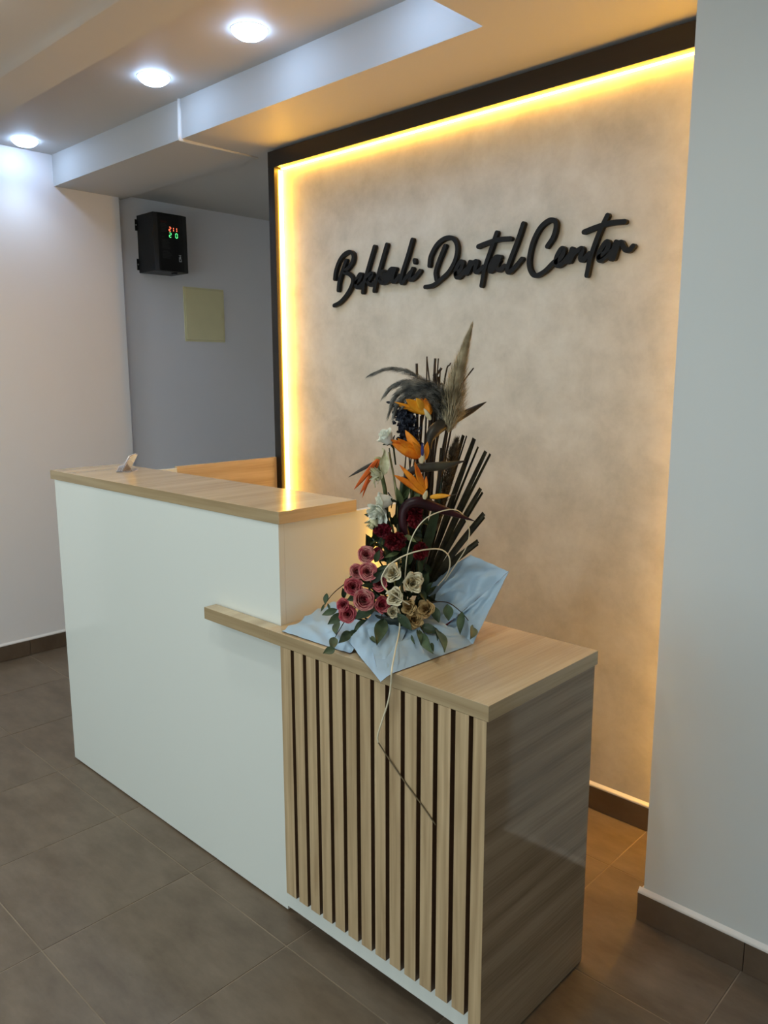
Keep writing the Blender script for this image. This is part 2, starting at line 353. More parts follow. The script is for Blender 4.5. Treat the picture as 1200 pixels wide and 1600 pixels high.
# ------------------------------------------------------------------ script lettering
LET = {'word1': {'B': [[(-0.8833, 1.8197), (-0.8762, 1.8501), (-0.8554, 1.8855), (-0.827, 1.908), (-0.7954, 1.9148), (-0.776, 1.9029), (-0.7795, 1.8782), (-0.8025, 1.8552), (-0.8281, 1.8417), (-0.8005, 1.8319), (-0.7811, 1.8155), (-0.783, 1.792), (-0.8055, 1.7619), (-0.8378, 1.7358), (-0.8623, 1.7233), (-0.8886, 1.7162)], [(-0.8155, 1.8843), (-0.8401, 1.8417), (-0.8568, 1.8057), (-0.863, 1.774)]], 'e': [[(-0.7603, 1.7955), (-0.7386, 1.8068), (-0.73, 1.8228), (-0.7423, 1.8228), (-0.7587, 1.8006), (-0.759, 1.7812), (-0.7443, 1.777), (-0.7212, 1.7909)]], 'k': [[(-0.6587, 1.9199), (-0.6889, 1.8542), (-0.7158, 1.7894), (-0.7238, 1.7562)], [(-0.7105, 1.7968), (-0.6854, 1.8205), (-0.6704, 1.8208), (-0.6833, 1.8049), (-0.6953, 1.7997), (-0.6879, 1.7847), (-0.673, 1.7809), (-0.6595, 1.7902)]], 'k2': [[(-0.5948, 1.9205), (-0.6261, 1.8484), (-0.6521, 1.7845), (-0.6619, 1.757)], [(-0.6469, 1.7968), (-0.6226, 1.8218), (-0.6081, 1.8225), (-0.619, 1.8032), (-0.6315, 1.7992), (-0.6227, 1.7847), (-0.6097, 1.7837), (-0.5973, 1.7903)]], 'a': [[(-0.5545, 1.8244), (-0.5722, 1.8274), (-0.5937, 1.8127), (-0.6096, 1.7913), (-0.6068, 1.7835), (-0.5866, 1.7905), (-0.5651, 1.8103), (-0.5545, 1.8244), (-0.5651, 1.7978), (-0.5623, 1.7835), (-0.5474, 1.7863), (-0.5299, 1.8023)], [(-0.5651, 1.8178), (-0.5937, 1.7951)], [(-0.5594, 1.8123), (-0.5758, 1.7962)], [(-0.5758, 1.8267), (-0.551, 1.8265)], [(-0.5937, 1.8077), (-0.5566, 1.8171)], [(-0.6009, 1.7931), (-0.5708, 1.8033)], [(-0.5865, 1.8197), (-0.5708, 1.8303), (-0.5496, 1.8284)]], 'l': [[(-0.4665, 1.9234), (-0.4886, 1.8699), (-0.5126, 1.8182), (-0.5229, 1.7844), (-0.5138, 1.7752), (-0.4966, 1.7922), (-0.4748, 1.81)]], 'i': [[(-0.4646, 1.8213), (-0.4802, 1.7933), (-0.4733, 1.7834), (-0.4543, 1.7911), (-0.429, 1.8108)], [(-0.456, 1.8511), (-0.454, 1.8432)]]}, 'word2': {'D': [[(-0.385, 1.8252), (-0.3788, 1.858), (-0.3503, 1.8938), (-0.3139, 1.9107), (-0.2784, 1.9067), (-0.2596, 1.8793), (-0.265, 1.8383), (-0.2922, 1.7988), (-0.3297, 1.7737), (-0.368, 1.7552), (-0.404, 1.7526)], [(-0.3135, 1.8851), (-0.3432, 1.8317), (-0.3556, 1.7996), (-0.3521, 1.7755)]], 'e': [[(-0.2629, 1.786), (-0.2417, 1.7981), (-0.2336, 1.8205), (-0.2464, 1.8235), (-0.2637, 1.7963), (-0.2609, 1.7765), (-0.245, 1.7761), (-0.2187, 1.797)]], 'n': [[(-0.2012, 1.8206), (-0.2185, 1.7841)], [(-0.2185, 1.7841), (-0.198, 1.8089), (-0.1787, 1.8198), (-0.1716, 1.8146), (-0.1793, 1.7912), (-0.168, 1.7847), (-0.145, 1.7994)], [(-0.1922, 1.8152), (-0.2095, 1.787)]], 't': [[(-0.0927, 1.9036), (-0.1166, 1.8488), (-0.1383, 1.7971), (-0.1514, 1.7384)], [(-0.1678, 1.8676), (-0.1316, 1.8749), (-0.0865, 1.8809), (-0.0367, 1.8783)]], 'a': [[(-0.0804, 1.822), (-0.099, 1.8225), (-0.1154, 1.7995), (-0.1167, 1.7826), (-0.1009, 1.7892), (-0.0845, 1.81), (-0.0804, 1.822), (-0.0881, 1.7948), (-0.0793, 1.7829), (-0.059, 1.7943)], [(-0.0875, 1.8147), (-0.1077, 1.7899)], [(-0.0847, 1.8144), (-0.0953, 1.7932)], [(-0.0962, 1.8236), (-0.0776, 1.8235)], [(-0.1114, 1.8014), (-0.0801, 1.8131)], [(-0.1134, 1.7895), (-0.0899, 1.8007)], [(-0.1061, 1.8156), (-0.0917, 1.8258), (-0.076, 1.8242)]], 'l': [[(0.0114, 1.919), (-0.0094, 1.8679), (-0.0348, 1.814), (-0.0465, 1.7822), (-0.0379, 1.7726), (-0.0123, 1.79), (0.0097, 1.8097)]]}, 'word3': {'C': [[(0.1038, 1.8392), (0.1244, 1.8654), (0.1331, 1.8975), (0.126, 1.9141), (0.1034, 1.9157), (0.0736, 1.8965), (0.0492, 1.857), (0.0377, 1.8112), (0.0393, 1.781), (0.0527, 1.7583), (0.0711, 1.7533), (0.099, 1.7649), (0.1236, 1.7838), (0.1407, 1.7948)]], 'e': [[(0.1385, 1.7879), (0.1587, 1.8035), (0.1643, 1.8228), (0.1544, 1.8255), (0.1403, 1.8053), (0.1366, 1.7847), (0.1455, 1.7764), (0.1635, 1.783), (0.1823, 1.8011)]], 'n': [[(0.1936, 1.8214), (0.1791, 1.7857)], [(0.1791, 1.7857), (0.2014, 1.8074), (0.2238, 1.8194), (0.2289, 1.8127), (0.2237, 1.7908), (0.2334, 1.7858), (0.2538, 1.8021)], [(0.2035, 1.8154), (0.1878, 1.7861)]], 't': [[(0.3084, 1.9052), (0.2835, 1.8589), (0.2589, 1.7935), (0.2474, 1.7384)], [(0.2321, 1.8671), (0.2735, 1.8761), (0.3185, 1.8823), (0.3649, 1.8803)]], 'e2': [[(0.287, 1.7874), (0.3082, 1.8005), (0.3171, 1.8226), (0.3077, 1.8292), (0.2893, 1.8065), (0.2847, 1.7861), (0.2929, 1.778), (0.312, 1.7882), (0.3272, 1.8005)]], 'r': [[(0.3401, 1.8256), (0.326, 1.7796)], [(0.3268, 1.7807), (0.3401, 1.809), (0.3549, 1.8231), (0.3628, 1.8144), (0.3705, 1.8011), (0.3837, 1.7986), (0.3953, 1.8082)], [(0.3464, 1.8162), (0.3349, 1.7799)]]}}
def catmull(P, n=7):
    P = [np.array(p, float) for p in P]
    if len(P) == 2: return [P[0] + (P[1] - P[0]) * t for t in np.linspace(0, 1, 5)]
    Q = [2 * P[0] - P[1]] + P + [2 * P[-1] - P[-2]]; out = []
    for i in range(1, len(Q) - 2):
        for k in range(n):
            t = k / n
            out.append(0.5 * ((2 * Q[i]) + (-Q[i - 1] + Q[i + 1]) * t + (2 * Q[i - 1] - 5 * Q[i] + 4 * Q[i + 1] - Q[i + 2]) * t * t + (-Q[i - 1] + 3 * Q[i] - 3 * Q[i + 1] + Q[i + 2]) * t ** 3))
    out.append(P[-1]); return out
def stroke(mb, pts, wd, y0, y1):
    """rounded flat stroke in the wall plane, extruded from y1 (wall side) to y0"""
    P = catmull(pts); L = []; R = []
    for i, p in enumerate(P):
        t = P[min(i + 1, len(P) - 1)] - P[max(i - 1, 0)]; t = t / (np.linalg.norm(t) + 1e-9); n = np.array([-t[1], t[0]])
        L.append(p + n * wd / 2); R.append(p - n * wd / 2)
    def caparc(p, t):
        a0 = math.atan2(t[1], t[0]); return [p + wd / 2 * np.array([math.cos(a0 + q), math.sin(a0 + q)]) for q in np.linspace(PI / 2, -PI / 2, 7)[1:-1]]
    t1 = P[-1] - P[-2]; t0 = P[0] - P[1]
    # body as quads, caps as fans; front, back and side skins
    n = len(P); vs = []; fs = []
    for y in (y0, y1):
        vs += [(a[0], y, a[1]) for a in L] + [(a[0], y, a[1]) for a in R]
    o = 2 * n
    for i in range(n - 1):
        fs.append((i, i + 1, n + i + 1, n + i)); fs.append((o + i, o + n + i, o + n + i + 1, o + i + 1))
        fs.append((i, o + i, o + i + 1, i + 1)); fs.append((n + i, n + i + 1, o + n + i + 1, o + n + i))
    mb.add(vs, fs)
    for p, t, a, b in ((P[-1], t1, L[-1], R[-1]), (P[0], t0, R[0], L[0])):
        arc = [a] + caparc(p, t) + [b]
        k = len(arc)
        mb.add([(q[0], y0, q[1]) for q in arc] + [(q[0], y1, q[1]) for q in arc],
               [tuple(range(k - 1, -1, -1)), tuple(range(k, 2 * k))] + [(i, i + 1, k + i + 1, k + i) for i in range(k - 1)])
LETTER = plain('matt_black_acrylic', (14, 14, 15), 0.6, 0.05, 50, spec=0.25)
words = {'word1': ('raised black script word at the left end of the wall lettering', 'lettering'),
         'word2': ('raised black script word in the middle of the wall lettering', 'lettering'),
         'word3': ('raised black script word at the right end of the wall lettering', 'lettering')}
for wk, (lb, ct) in words.items():
    allp = [p for ss in LET[wk].values() for s_ in ss for p in s_]
    t = thing('script_word', lb, ct, (sum(p[0] for p in allp) / len(allp), YW, min(p[1] for p in allp)), 'words of the wall lettering')
    for q, (lk, ss) in enumerate(LET[wk].items()):
        mb = MB(); e = 0.00025 * (q % 3)
        for z, s_ in enumerate(ss): stroke(mb, s_, 0.0152, YW - 0.021 - e - 0.0001 * z, YW - 0.006)
        # stand-off pins to the wall
        p = ss[0][len(ss[0]) // 2]
        mb.tube([(p[0], YW - 0.008, p[1]), (p[0], YW + 0.0005, p[1])], 0.004, 6)
        mb.build('letter', LETTER, t)

def edge_grain(o, m2):
    o.data.materials.append(m2)
    for f in o.data.polygons:
        if abs(f.normal.y) > 0.7: f.material_index = 1
    return o
# ------------------------------------------------------------------ tall white counter
ct = thing('reception_counter', 'tall white glossy reception counter with oak top beside the flowers', 'counter', (-0.63, 0.1, 0))
MB().box(-1.266, 0.0, 0.0, 0.018, 0.006, 1.0735, b=0.0008).build('front_panel', GLOSS_WHITE, ct)
MB().box(-0.0185, -0.0005, 0.0185, 0.462, 0.006, 1.0735, b=0.0008).build('side_panel', GLOSS_WHITE, ct)
MB().box(-1.266, -1.248, 0.0185, 0.49, 0.006, 1.0728, b=0.0008).build('side_panel', GLOSS_WHITE, ct)
tg(edge_grain(MB().box(-1.291, 0.006, -0.003, 0.2675, 1.0736, 1.1055, b=0.0012).build('worktop', OAK_Y, ct), OAK_X), 'oak laminate top slab')
tg(MB().box(-1.266, -1.248, 0.4905, 0.985, 0.006, 1.079, b=0.0008).build('return_panel', OAK_Y, ct), 'oak laminate side return lit amber')
tg(MB().box(-1.27, -1.249, 0.9855, 0.9985, 0.006, 1.079, b=0.0008).build('end_strip', OAK_Z, ct), 'narrow oak strip against the frame')
MB().box(-1.2475, -0.019, 0.2, 0.47, 0.70, 0.722, b=0.001).build('desk_shelf', GLOSS_WHITE, ct)
MB().box(-1.25, -0.02, 0.05, 0.058, 0.0, 0.0062).box(-0.012, -0.006, 0.06, 0.45, 0.0, 0.0062).build('foot_strip', GROOVE, ct)

# ------------------------------------------------------------------ slatted low counter
lc = thing('slatted_counter', 'low oak counter with upright slatted front carrying the flower arrangement', 'counter', (0.34, 0.17, 0))
wt = MB()
wt.box(0.0008, 0.68, -0.041, 0.386, 0.7775, 0.811, b=0.0012)
wt.box(-0.283, 0.0009, -0.041, -0.0012, 0.7775, 0.811, b=0.0012)
tg(edge_grain(wt.build('worktop', OAK_Y, lc), OAK_X), 'oak top slab that laps across the white panel')
tg(edge_grain(MB().box(0.6434, 0.6755, -0.0402, 0.381, 0.004, 0.777, b=0.0008).build('side_panel', [wood('oak_laminate_side_shaded', (176, 156, 130), (124, 104, 82), 1, 0.09, 0.85, 0.6)], lc), OAK_Z), 'glossy end panel with its shade in the oak colour')  # end panel's shade is put into the darker oak tones
for k in range(13):
    x0 = 0.0465 if k == 0 else 0.0975 + 0.0456 * (k - 1); x1 = 0.0850 + 0.0456 * k
    MB().box(x0, x1, -0.0402, -0.0392, 0.101, 0.777).box(x0, x1, -0.0392, -0.0222, 0.101, 0.777, mi=1).build('slat', [OAK_Z, GROOVE], lc)
tg(MB().box(0.026, 0.643, -0.0220, -0.0100, 0.112, 0.777).build('backing_panel', GROOVE, lc), 'dark brown backing behind the slats')
tg(MB().box(0.026, 0.643, -0.0222, -0.0100, 0.043, 0.1115, b=0.0006).build('plinth', GLOSS_WHITE, lc), 'white strip below the slats')
MB().box(0.0008, 0.643, 0.02, 0.038, 0.0, 0.2).build('base_board', GROOVE, lc)
MB().box(0.0008, 0.643, 0.362, 0.38, 0.0, 0.777).build('back_panel', GLOSS_WHITE, lc)

# ------------------------------------------------------------------ card holder on the tall counter
ACR, nt_, b_ = newmat('clear_acrylic')
b_.inputs['Base Color'].default_value = (0.93, 0.90, 0.95, 1); b_.inputs['Transmission Weight'].default_value = 0.9; b_.inputs['Roughness'].default_value = 0.06; b_.inputs['IOR'].default_value = 1.3
CARD = plain('white_card', (236, 236, 238), 0.5)
ch = thing('card_holder', 'small clear acrylic card holder standing on the tall counter', 'card holder', (-1.057, 0.172, 1.1056))
def slab(mb, pts, th):
    """convex outline in the y-z plane list (y,z) extruded in x"""
    (x0, x1) = th; n = len(pts)
    mb.add([(x0, y, z) for y, z in pts] + [(x1, y, z) for y, z in pts], [tuple(range(n)), tuple(range(2 * n - 1, n - 1, -1))] + [(i, n + i, n + (i + 1) % n, (i + 1) % n) for i in range(n)])
hx0, hx1 = -1.102, -1.012; hy = 0.147; hz = 1.1058; HP = (-1.057, 0.172, 1.1056); HA = -math.radians(46)
m_ = MB(); m_.box(hx0, hx1, hy, hy + 0.05, hz, hz + 0.003); m_.build('base', ACR, ch)
m_ = MB(); slab(m_, [(hy + 0.02, hz + 0.003), (hy + 0.023, hz + 0.003), (hy + 0.052, hz + 0.055), (hy + 0.049, hz + 0.055)], (hx0, hx1)); m_.build('back_plate', ACR, ch)
m_ = MB(); slab(m_, [(hy, hz + 0.003), (hy + 0.003, hz + 0.003), (hy + 0.012, hz + 0.022), (hy + 0.009, hz + 0.022)], (hx0, hx1)); m_.build('front_lip', ACR, ch)
for xx in (hx0, hx1 - 0.003):
    m_ = MB(); slab(m_, [(hy + 0.003, hz + 0.003), (hy + 0.0195, hz + 0.003), (hy + 0.047, hz + 0.053), (hy + 0.012, hz + 0.022)], (xx, xx + 0.003)); m_.build('cheek', ACR, ch)
cd = MB(); slab(cd, [(hy + 0.0145, hz + 0.0035), (hy + 0.0175, hz + 0.0035), (hy + 0.0475, hz + 0.0575), (hy + 0.0445, hz + 0.0575)], (hx0 + 0.005, hx1 - 0.005))
ch.rotation_euler = (0, 0, HA); cdo = cd.build('business_card', CARD, None, HP); cdo.rotation_euler = (0, 0, HA)
tag(cdo, 'few white cards slotted in the clear holder', 'card')

# ------------------------------------------------------------------ voltage stabiliser on the alcove wall
vs_ = thing('voltage_stabiliser', 'black wall box with lit red and green digits in the alcove', 'electrical box', (XA, 1.24, 1.999))
BX1 = -2.407; BY0, BY1, BZ0, BZ1 = 1.137, 1.342, 1.999, 2.303
BODY = plain('black_powder_coat', (17, 18, 20), 0.42, 0.1, 80, bump=0.04, bscale=400)
PANEL = plain('black_front_panel', (6, 6, 7), 0.3)
bd = MB(); bd.box(XA + 0.0005, BX1 - 0.012, BY0, BY1, BZ0, BZ1, b=0.003); bd.build('body', BODY, vs_)
fp = MB()
prof = [(BY0, BX1 - 0.012), (BY0 + 0.02, BX1 - 0.002), (BY0 + 0.032, BX1), (BY1 - 0.055, BX1), (BY1 - 0.03, BX1 - 0.003), (BY1, BX1 - 0.012)]
n_ = len(prof)
fp.add([(x, y, BZ0 + 0.002) for y, x in prof] + [(x, y, BZ1 - 0.002) for y, x in prof], [(i, n_ + i, n_ + i + 1, i + 1) for i in range(n_ - 1)] + [tuple(range(n_)), tuple(range(2 * n_ - 1, n_ - 1, -1)), (0, n_ - 1, 2 * n_ - 1, n_)])
fp.build('front_panel', PANEL, vs_)
STEEL = plain('zinc_screw', (170, 170, 168), 0.35, metallic=0.9)
for z in (BZ0 + 0.045, BZ1 - 0.05):
    tb = MB().box(XA + 0.0005, XA + 0.003, BY0 - 0.012, BY0 + 0.002, z - 0.03, z + 0.03, b=0.0006).build('bracket_tab', BODY, vs_)
    sm_ = MB(); sm_.tube([(XA + 0.003, BY0 - 0.006, z), (XA + 0.006, BY0 - 0.006, z)], 0.0045, 10); sm_.build('screw', STEEL, tb)
# seven segment digits
RED = emit('red_digit', (1.0, 0.12, 0.03), 3.2); GREEN = emit('green_digit', (0.05, 1.0, 0.22), 2.2)
SEG = {'2': 'abged', '1': 'bc', '0': 'abcdef'}
def digit(ch_, y, z, w_, h_, m, par):
    th = 0.0028; mb = MB(); x = BX1 + 0.0004
    def hb(zz): mb.box(x, x + 0.0008, y + th * .6, y + w_ - th * .6, zz - th / 2, zz + th / 2)
    def vb(yy, z0, z1): mb.box(x, x + 0.0008, yy - th / 2, yy + th / 2, z0 + th * .6, z1 - th * .6)
    for s in SEG[ch_]:
        if s == 'a': hb(z + h_)
        if s == 'g': hb(z + h_ / 2)
        if s == 'd': hb(z)
        if s == 'b': vb(y + w_, z + h_ / 2, z + h_)
        if s == 'c': vb(y + w_, z, z + h_ / 2)
        if s == 'f': vb(y, z + h_ / 2, z + h_)
        if s == 'e': vb(y, z, z + h_ / 2)
    mb.build('digit', m, par)
dp = MB().box(BX1 + 0.0001, BX1 + 0.0003, BY0 + 0.082, BY0 + 0.150, BZ0 + 0.165, BZ0 + 0.242).build('display', PANEL, vs_)
for ch_, yy in (('2', 0.087), ('1', 0.104), ('1', 0.124)): digit(ch_, BY0 + yy, BZ0 + 0.212, 0.011, 0.021, RED, dp)
for ch_, yy in (('2', 0.087), ('0', 0.126)): digit(ch_, BY0 + yy, BZ0 + 0.180, 0.012, 0.023, GREEN, dp)
# faint grey print
INK = plain('faint_grey_print', (44, 44, 47), 0.6); INKR = plain('faint_red_print', (60, 22, 20), 0.6); INKW = plain('white_print', (170, 172, 178), 0.6)
pr_ = MB(); xr = BX1 + 0.0003
for (y0_, z0_, w_, n) in ((0.036, 0.236, 0.040, 2), (0.040, 0.205, 0.036, 4), (0.040, 0.178, 0.018, 1), (0.041, 0.118, 0.052, 7), (0.048, 0.104, 0.03, 1), (0.042, 0.068, 0.058, 5)):
    for k in range(n):
        pr_.box(xr - 0.0004, xr, BY0 + y0_, BY0 + y0_ + w_ * random.uniform(0.7, 1), BZ0 + z0_ + k * 0.0075, BZ0 + z0_ + k * 0.0075 + 0.0042)
tag(pr_.build('print', INK, vs_), kind='stuff')
MB().box(xr - 0.0004, xr, BY0 + 0.037, BY0 + 0.075, BZ0 + 0.252, BZ0 + 0.262).build('print', INKR, vs_)
lg = MB()
for (a, b2, c, d) in ((0.150, 0.164, 0.088, 0.092), (0.150, 0.154, 0.060, 0.080), (0.150, 0.166, 0.056, 0.060), (0.162, 0.166, 0.060, 0.070), (0.154, 0.163, 0.070, 0.086)):
    lg.box(xr - 0.0004 - 0.0006, xr, BY0 + a - 0.008, BY0 + b2 - 0.008, BZ0 + c, BZ0 + d)
lg.build('switch_mark', INKW, vs_)
MB().box(BX1 - 0.05, BX1 - 0.02, BY0 + 0.12, BY0 + 0.14, BZ0 - 0.008, BZ0 + 0.0005, b=0.001).build('cable_gland', BODY, vs_)

# ------------------------------------------------------------------ breaker box cover
bb = thing('breaker_box', 'flat cream breaker box cover set in the alcove wall', 'electrical box', (XA, 1.55, 1.637))
CREAM = plain('aged_cream_plastic', (226, 220, 178), 0.45, 0.05, 12)
cy0, cy1, cz0, cz1 = 1.411, 1.69, 1.637, 1.948
f_ = MB()
f_.box(XA + 0.0003, XA + 0.006, cy0, cy1, cz0, cz0 + 0.008, b=0.001).box(XA + 0.0003, XA + 0.006, cy0, cy1, cz1 - 0.008, cz1, b=0.001)
f_.box(XA + 0.0003, XA + 0.006, cy0, cy0 + 0.008, cz0 + 0.008, cz1 - 0.008, b=0.001).box(XA + 0.0003, XA + 0.006, cy1 - 0.008, cy1, cz0 + 0.008, cz1 - 0.008, b=0.001)
f_.build('frame', CREAM, bb)
dr = MB().box(XA + 0.0003, XA + 0.009, cy0 + 0.009, cy1 - 0.009, cz0 + 0.009, cz1 - 0.009, b=0.002).build('door', CREAM, bb)
MB().box(XA + 0.009, XA + 0.013, cy1 - 0.026, cy1 - 0.012, cz0 + 0.140, cz0 + 0.172, b=0.0015).build('latch', CREAM, dr)
# ------------------------------------------------------------------ flower arrangement
BASE = np.array([0.262, 0.150, 0.811])
NH = np.array([-CF[0], -CF[1], 0.0]); NH = NH / np.linalg.norm(NH)        # horizontal, towards the viewer side of the room
def ray(px, py): return CF + CR * ((px - 600) / FPX) - CU * ((py - 800) / FPX)
def at(px, py, d=0.0, zmin=0.816):
    """point of the arrangement: on an upright plane through the pot, d metres in front of it"""
    r = ray(px, py); t = ((BASE + NH * d - CAM) @ NH) / (r @ NH); p = CAM + r * t
    if p[2] < zmin: return on(px, py, zmin)
    return Vector(p)
def on(px, py, z):
    r = ray(px, py); return Vector(CAM + r * ((z - CAM[2]) / r[2]))
def aty(px, py, y):
    r = ray(px, py); return Vector(CAM + r * ((y - CAM[1]) / r[1]))
TOV = Vector(NH)                       # toward viewer
SIDE = Vector((CR[0], CR[1], 0)).normalized(); UP = Vector((0, 0, 1))
PXM = 1.95 / FPX                       # metres per photo pixel here, about 1.6 mm

def petalmat(name, c1, c2, scale=60, rough=0.6, trans=0.12, lo=0.35, hi=0.65):
    m, nt, b = newmat(name); L = nt.links
    tc = nt.nodes.new('ShaderNodeTexCoord'); n = nt.nodes.new('ShaderNodeTexNoise'); n.inputs['Scale'].default_value = scale; n.inputs['Detail'].default_value = 3
    L.new(tc.outputs['Object'], n.inputs['Vector'])
    rp = nt.nodes.new('ShaderNodeValToRGB'); rp.color_ramp.elements[0].position = lo; rp.color_ramp.elements[1].position = hi
    rp.color_ramp.elements[0].color = (*lin(c1), 1); rp.color_ramp.elements[1].color = (*lin(c2), 1)
    L.new(n.outputs['Fac'], rp.inputs['Fac']); L.new(rp.outputs['Color'], b.inputs['Base Color'])
    b.inputs['Roughness'].default_value = rough; b.inputs['Subsurface Weight'].default_value = 0.0
    b.inputs['Specular IOR Level'].default_value = 0.3
    return m
PINK = petalmat('pink_rose_petal', (150, 34, 60), (206, 110, 118), 55)
PINKPALE = petalmat('pale_pink_petal_rim', (196, 88, 100), (228, 170, 160), 70)
CREAMPALE = petalmat('pale_cream_petal_rim', (216, 204, 168), (236, 228, 200), 50)
PINKD = petalmat('deep_pink_rose_petal', (122, 16, 40), (176, 62, 78), 55)
PINKDP = petalmat('deep_pink_petal_rim', (168, 46, 66), (210, 120, 122), 70)
REDP = petalmat('dark_red_petal', (66, 5, 14), (112, 12, 24), 70)
CRIM = petalmat('crimson_petal', (84, 6, 24), (124, 20, 40), 70)
CREAMP = petalmat('cream_petal', (196, 180, 140), (226, 216, 182), 50)
TANP = petalmat('dried_tan_petal', (150, 116, 70), (206, 176, 122), 70)
WHITEP = petalmat('white_petal', (222, 224, 208), (240, 242, 234), 40)
WILT = petalmat('wilted_cream_petal', (188, 184, 140), (222, 220, 190), 60)
ORANGE = petalmat('orange_petal', (206, 96, 16), (240, 148, 30), 30, 0.45)
YELLOWO = petalmat('yellow_orange_petal', (226, 140, 22), (246, 178, 52), 30, 0.45)
RUST = petalmat('rust_petal', (190, 80, 20), (214, 104, 34), 40)
VIOLET = petalmat('violet_tongue', (38, 40, 92), (60, 66, 130), 60)
SPATHE = petalmat('dark_spathe', (40, 38, 34), (72, 62, 50), 22, 0.4)
SPATHEG = petalmat('grey_green_spathe', (44, 38, 38), (74, 70, 56), 16, 0.4)
MAROON = petalmat('maroon_spathe', (32, 9, 15), (58, 17, 26), 20, 0.38)
LEAFG = petalmat('eucalyptus_leaf', (52, 68, 48), (84, 102, 76), 24, 0.45)
LEAFD = petalmat('dark_leaf', (28, 40, 26), (54, 68, 42), 24, 0.42)
STEMG = petalmat('green_stem', (64, 78, 44), (112, 122, 78), 30)
STEMT = petalmat('pale_stem', (140, 140, 96), (176, 172, 128), 30)
TWIG = petalmat('dark_brown_twig', (36, 27, 20), (64, 50, 38), 60)
PALM = petalmat('dark_palm_blade', (34, 30, 20), (64, 58, 36), 30, 0.5)
PLUMEG = petalmat('grey_plume', (74, 76, 76), (146, 143, 134), 40, 0.8)
PLUMEB = petalmat('beige_plume', (140, 126, 98), (196, 182, 150), 40, 0.8)
PLUMED = petalmat('brown_plume', (62, 52, 40), (110, 96, 76), 60, 0.8)
STATICE = petalmat('blue_black_dyed', (18, 22, 34), (66, 72, 88), 90, 0.6, lo=0.4, hi=0.75)
CANE = plain('pale_cane', (226, 218, 190), 0.45, 0.06, 40)
CANED = plain('brown_cane', (92, 76, 48), 0.5, 0.1, 40)
PAPER = plain('light_blue_paper', (166, 194, 216), 0.42, 0.02, 8, bump=0.05, bscale=30)
PAPERR = plain('burgundy_paper', (96, 20, 36), 0.6, 0.05, 20)
POT = plain('dark_green_pot', (30, 42, 36), 0.5)

fa = thing('flower_arrangement', 'tall dried flower arrangement in light blue paper on the low counter', 'flowers', tuple(BASE))

def basis(ax, ref=None):
    ax = Vector(ax).normalized(); r = Vector(ref) if ref is not None else (Vector((0, 0, 1)) if abs(ax.z) < 0.95 else Vector((1, 0, 0)))
    a = (r - ax * r.dot(ax)).normalized(); b = ax.cross(a); return ax, a, b

def leafmesh(mb, p0, p1, width, normal, bend=0.0, fold=0.12, nseg=7, shape=0.8, thick=0.0006, mi=0, tip=1.0):
    """a folded leaf blade from p0 to p1"""
    p0, p1 = Vector(p0), Vector(p1); ax = (p1 - p0); Ln = ax.length; ax.normalize()
    n = Vector(normal); n = (n - ax * n.dot(ax)).normalized(); s = ax.cross(n)
    for side in (1, -1):
        G = []
        for i in range(nseg + 1):
            t = i / nseg; wv = width * max(0.03, math.sin(PI * t ** shape)) ** tip * 0.5
            c = p0 + ax * Ln * t + n * (bend * Ln * math.sin(PI * t) + side * thick)
            G.append([c + s * wv * q + n * (fold * width * abs(q)) for q in (-1, -0.5, 0, 0.5, 1)])
        if side < 0: G = [r[::-1] for r in G]
        mb.grid(G)
    return mb

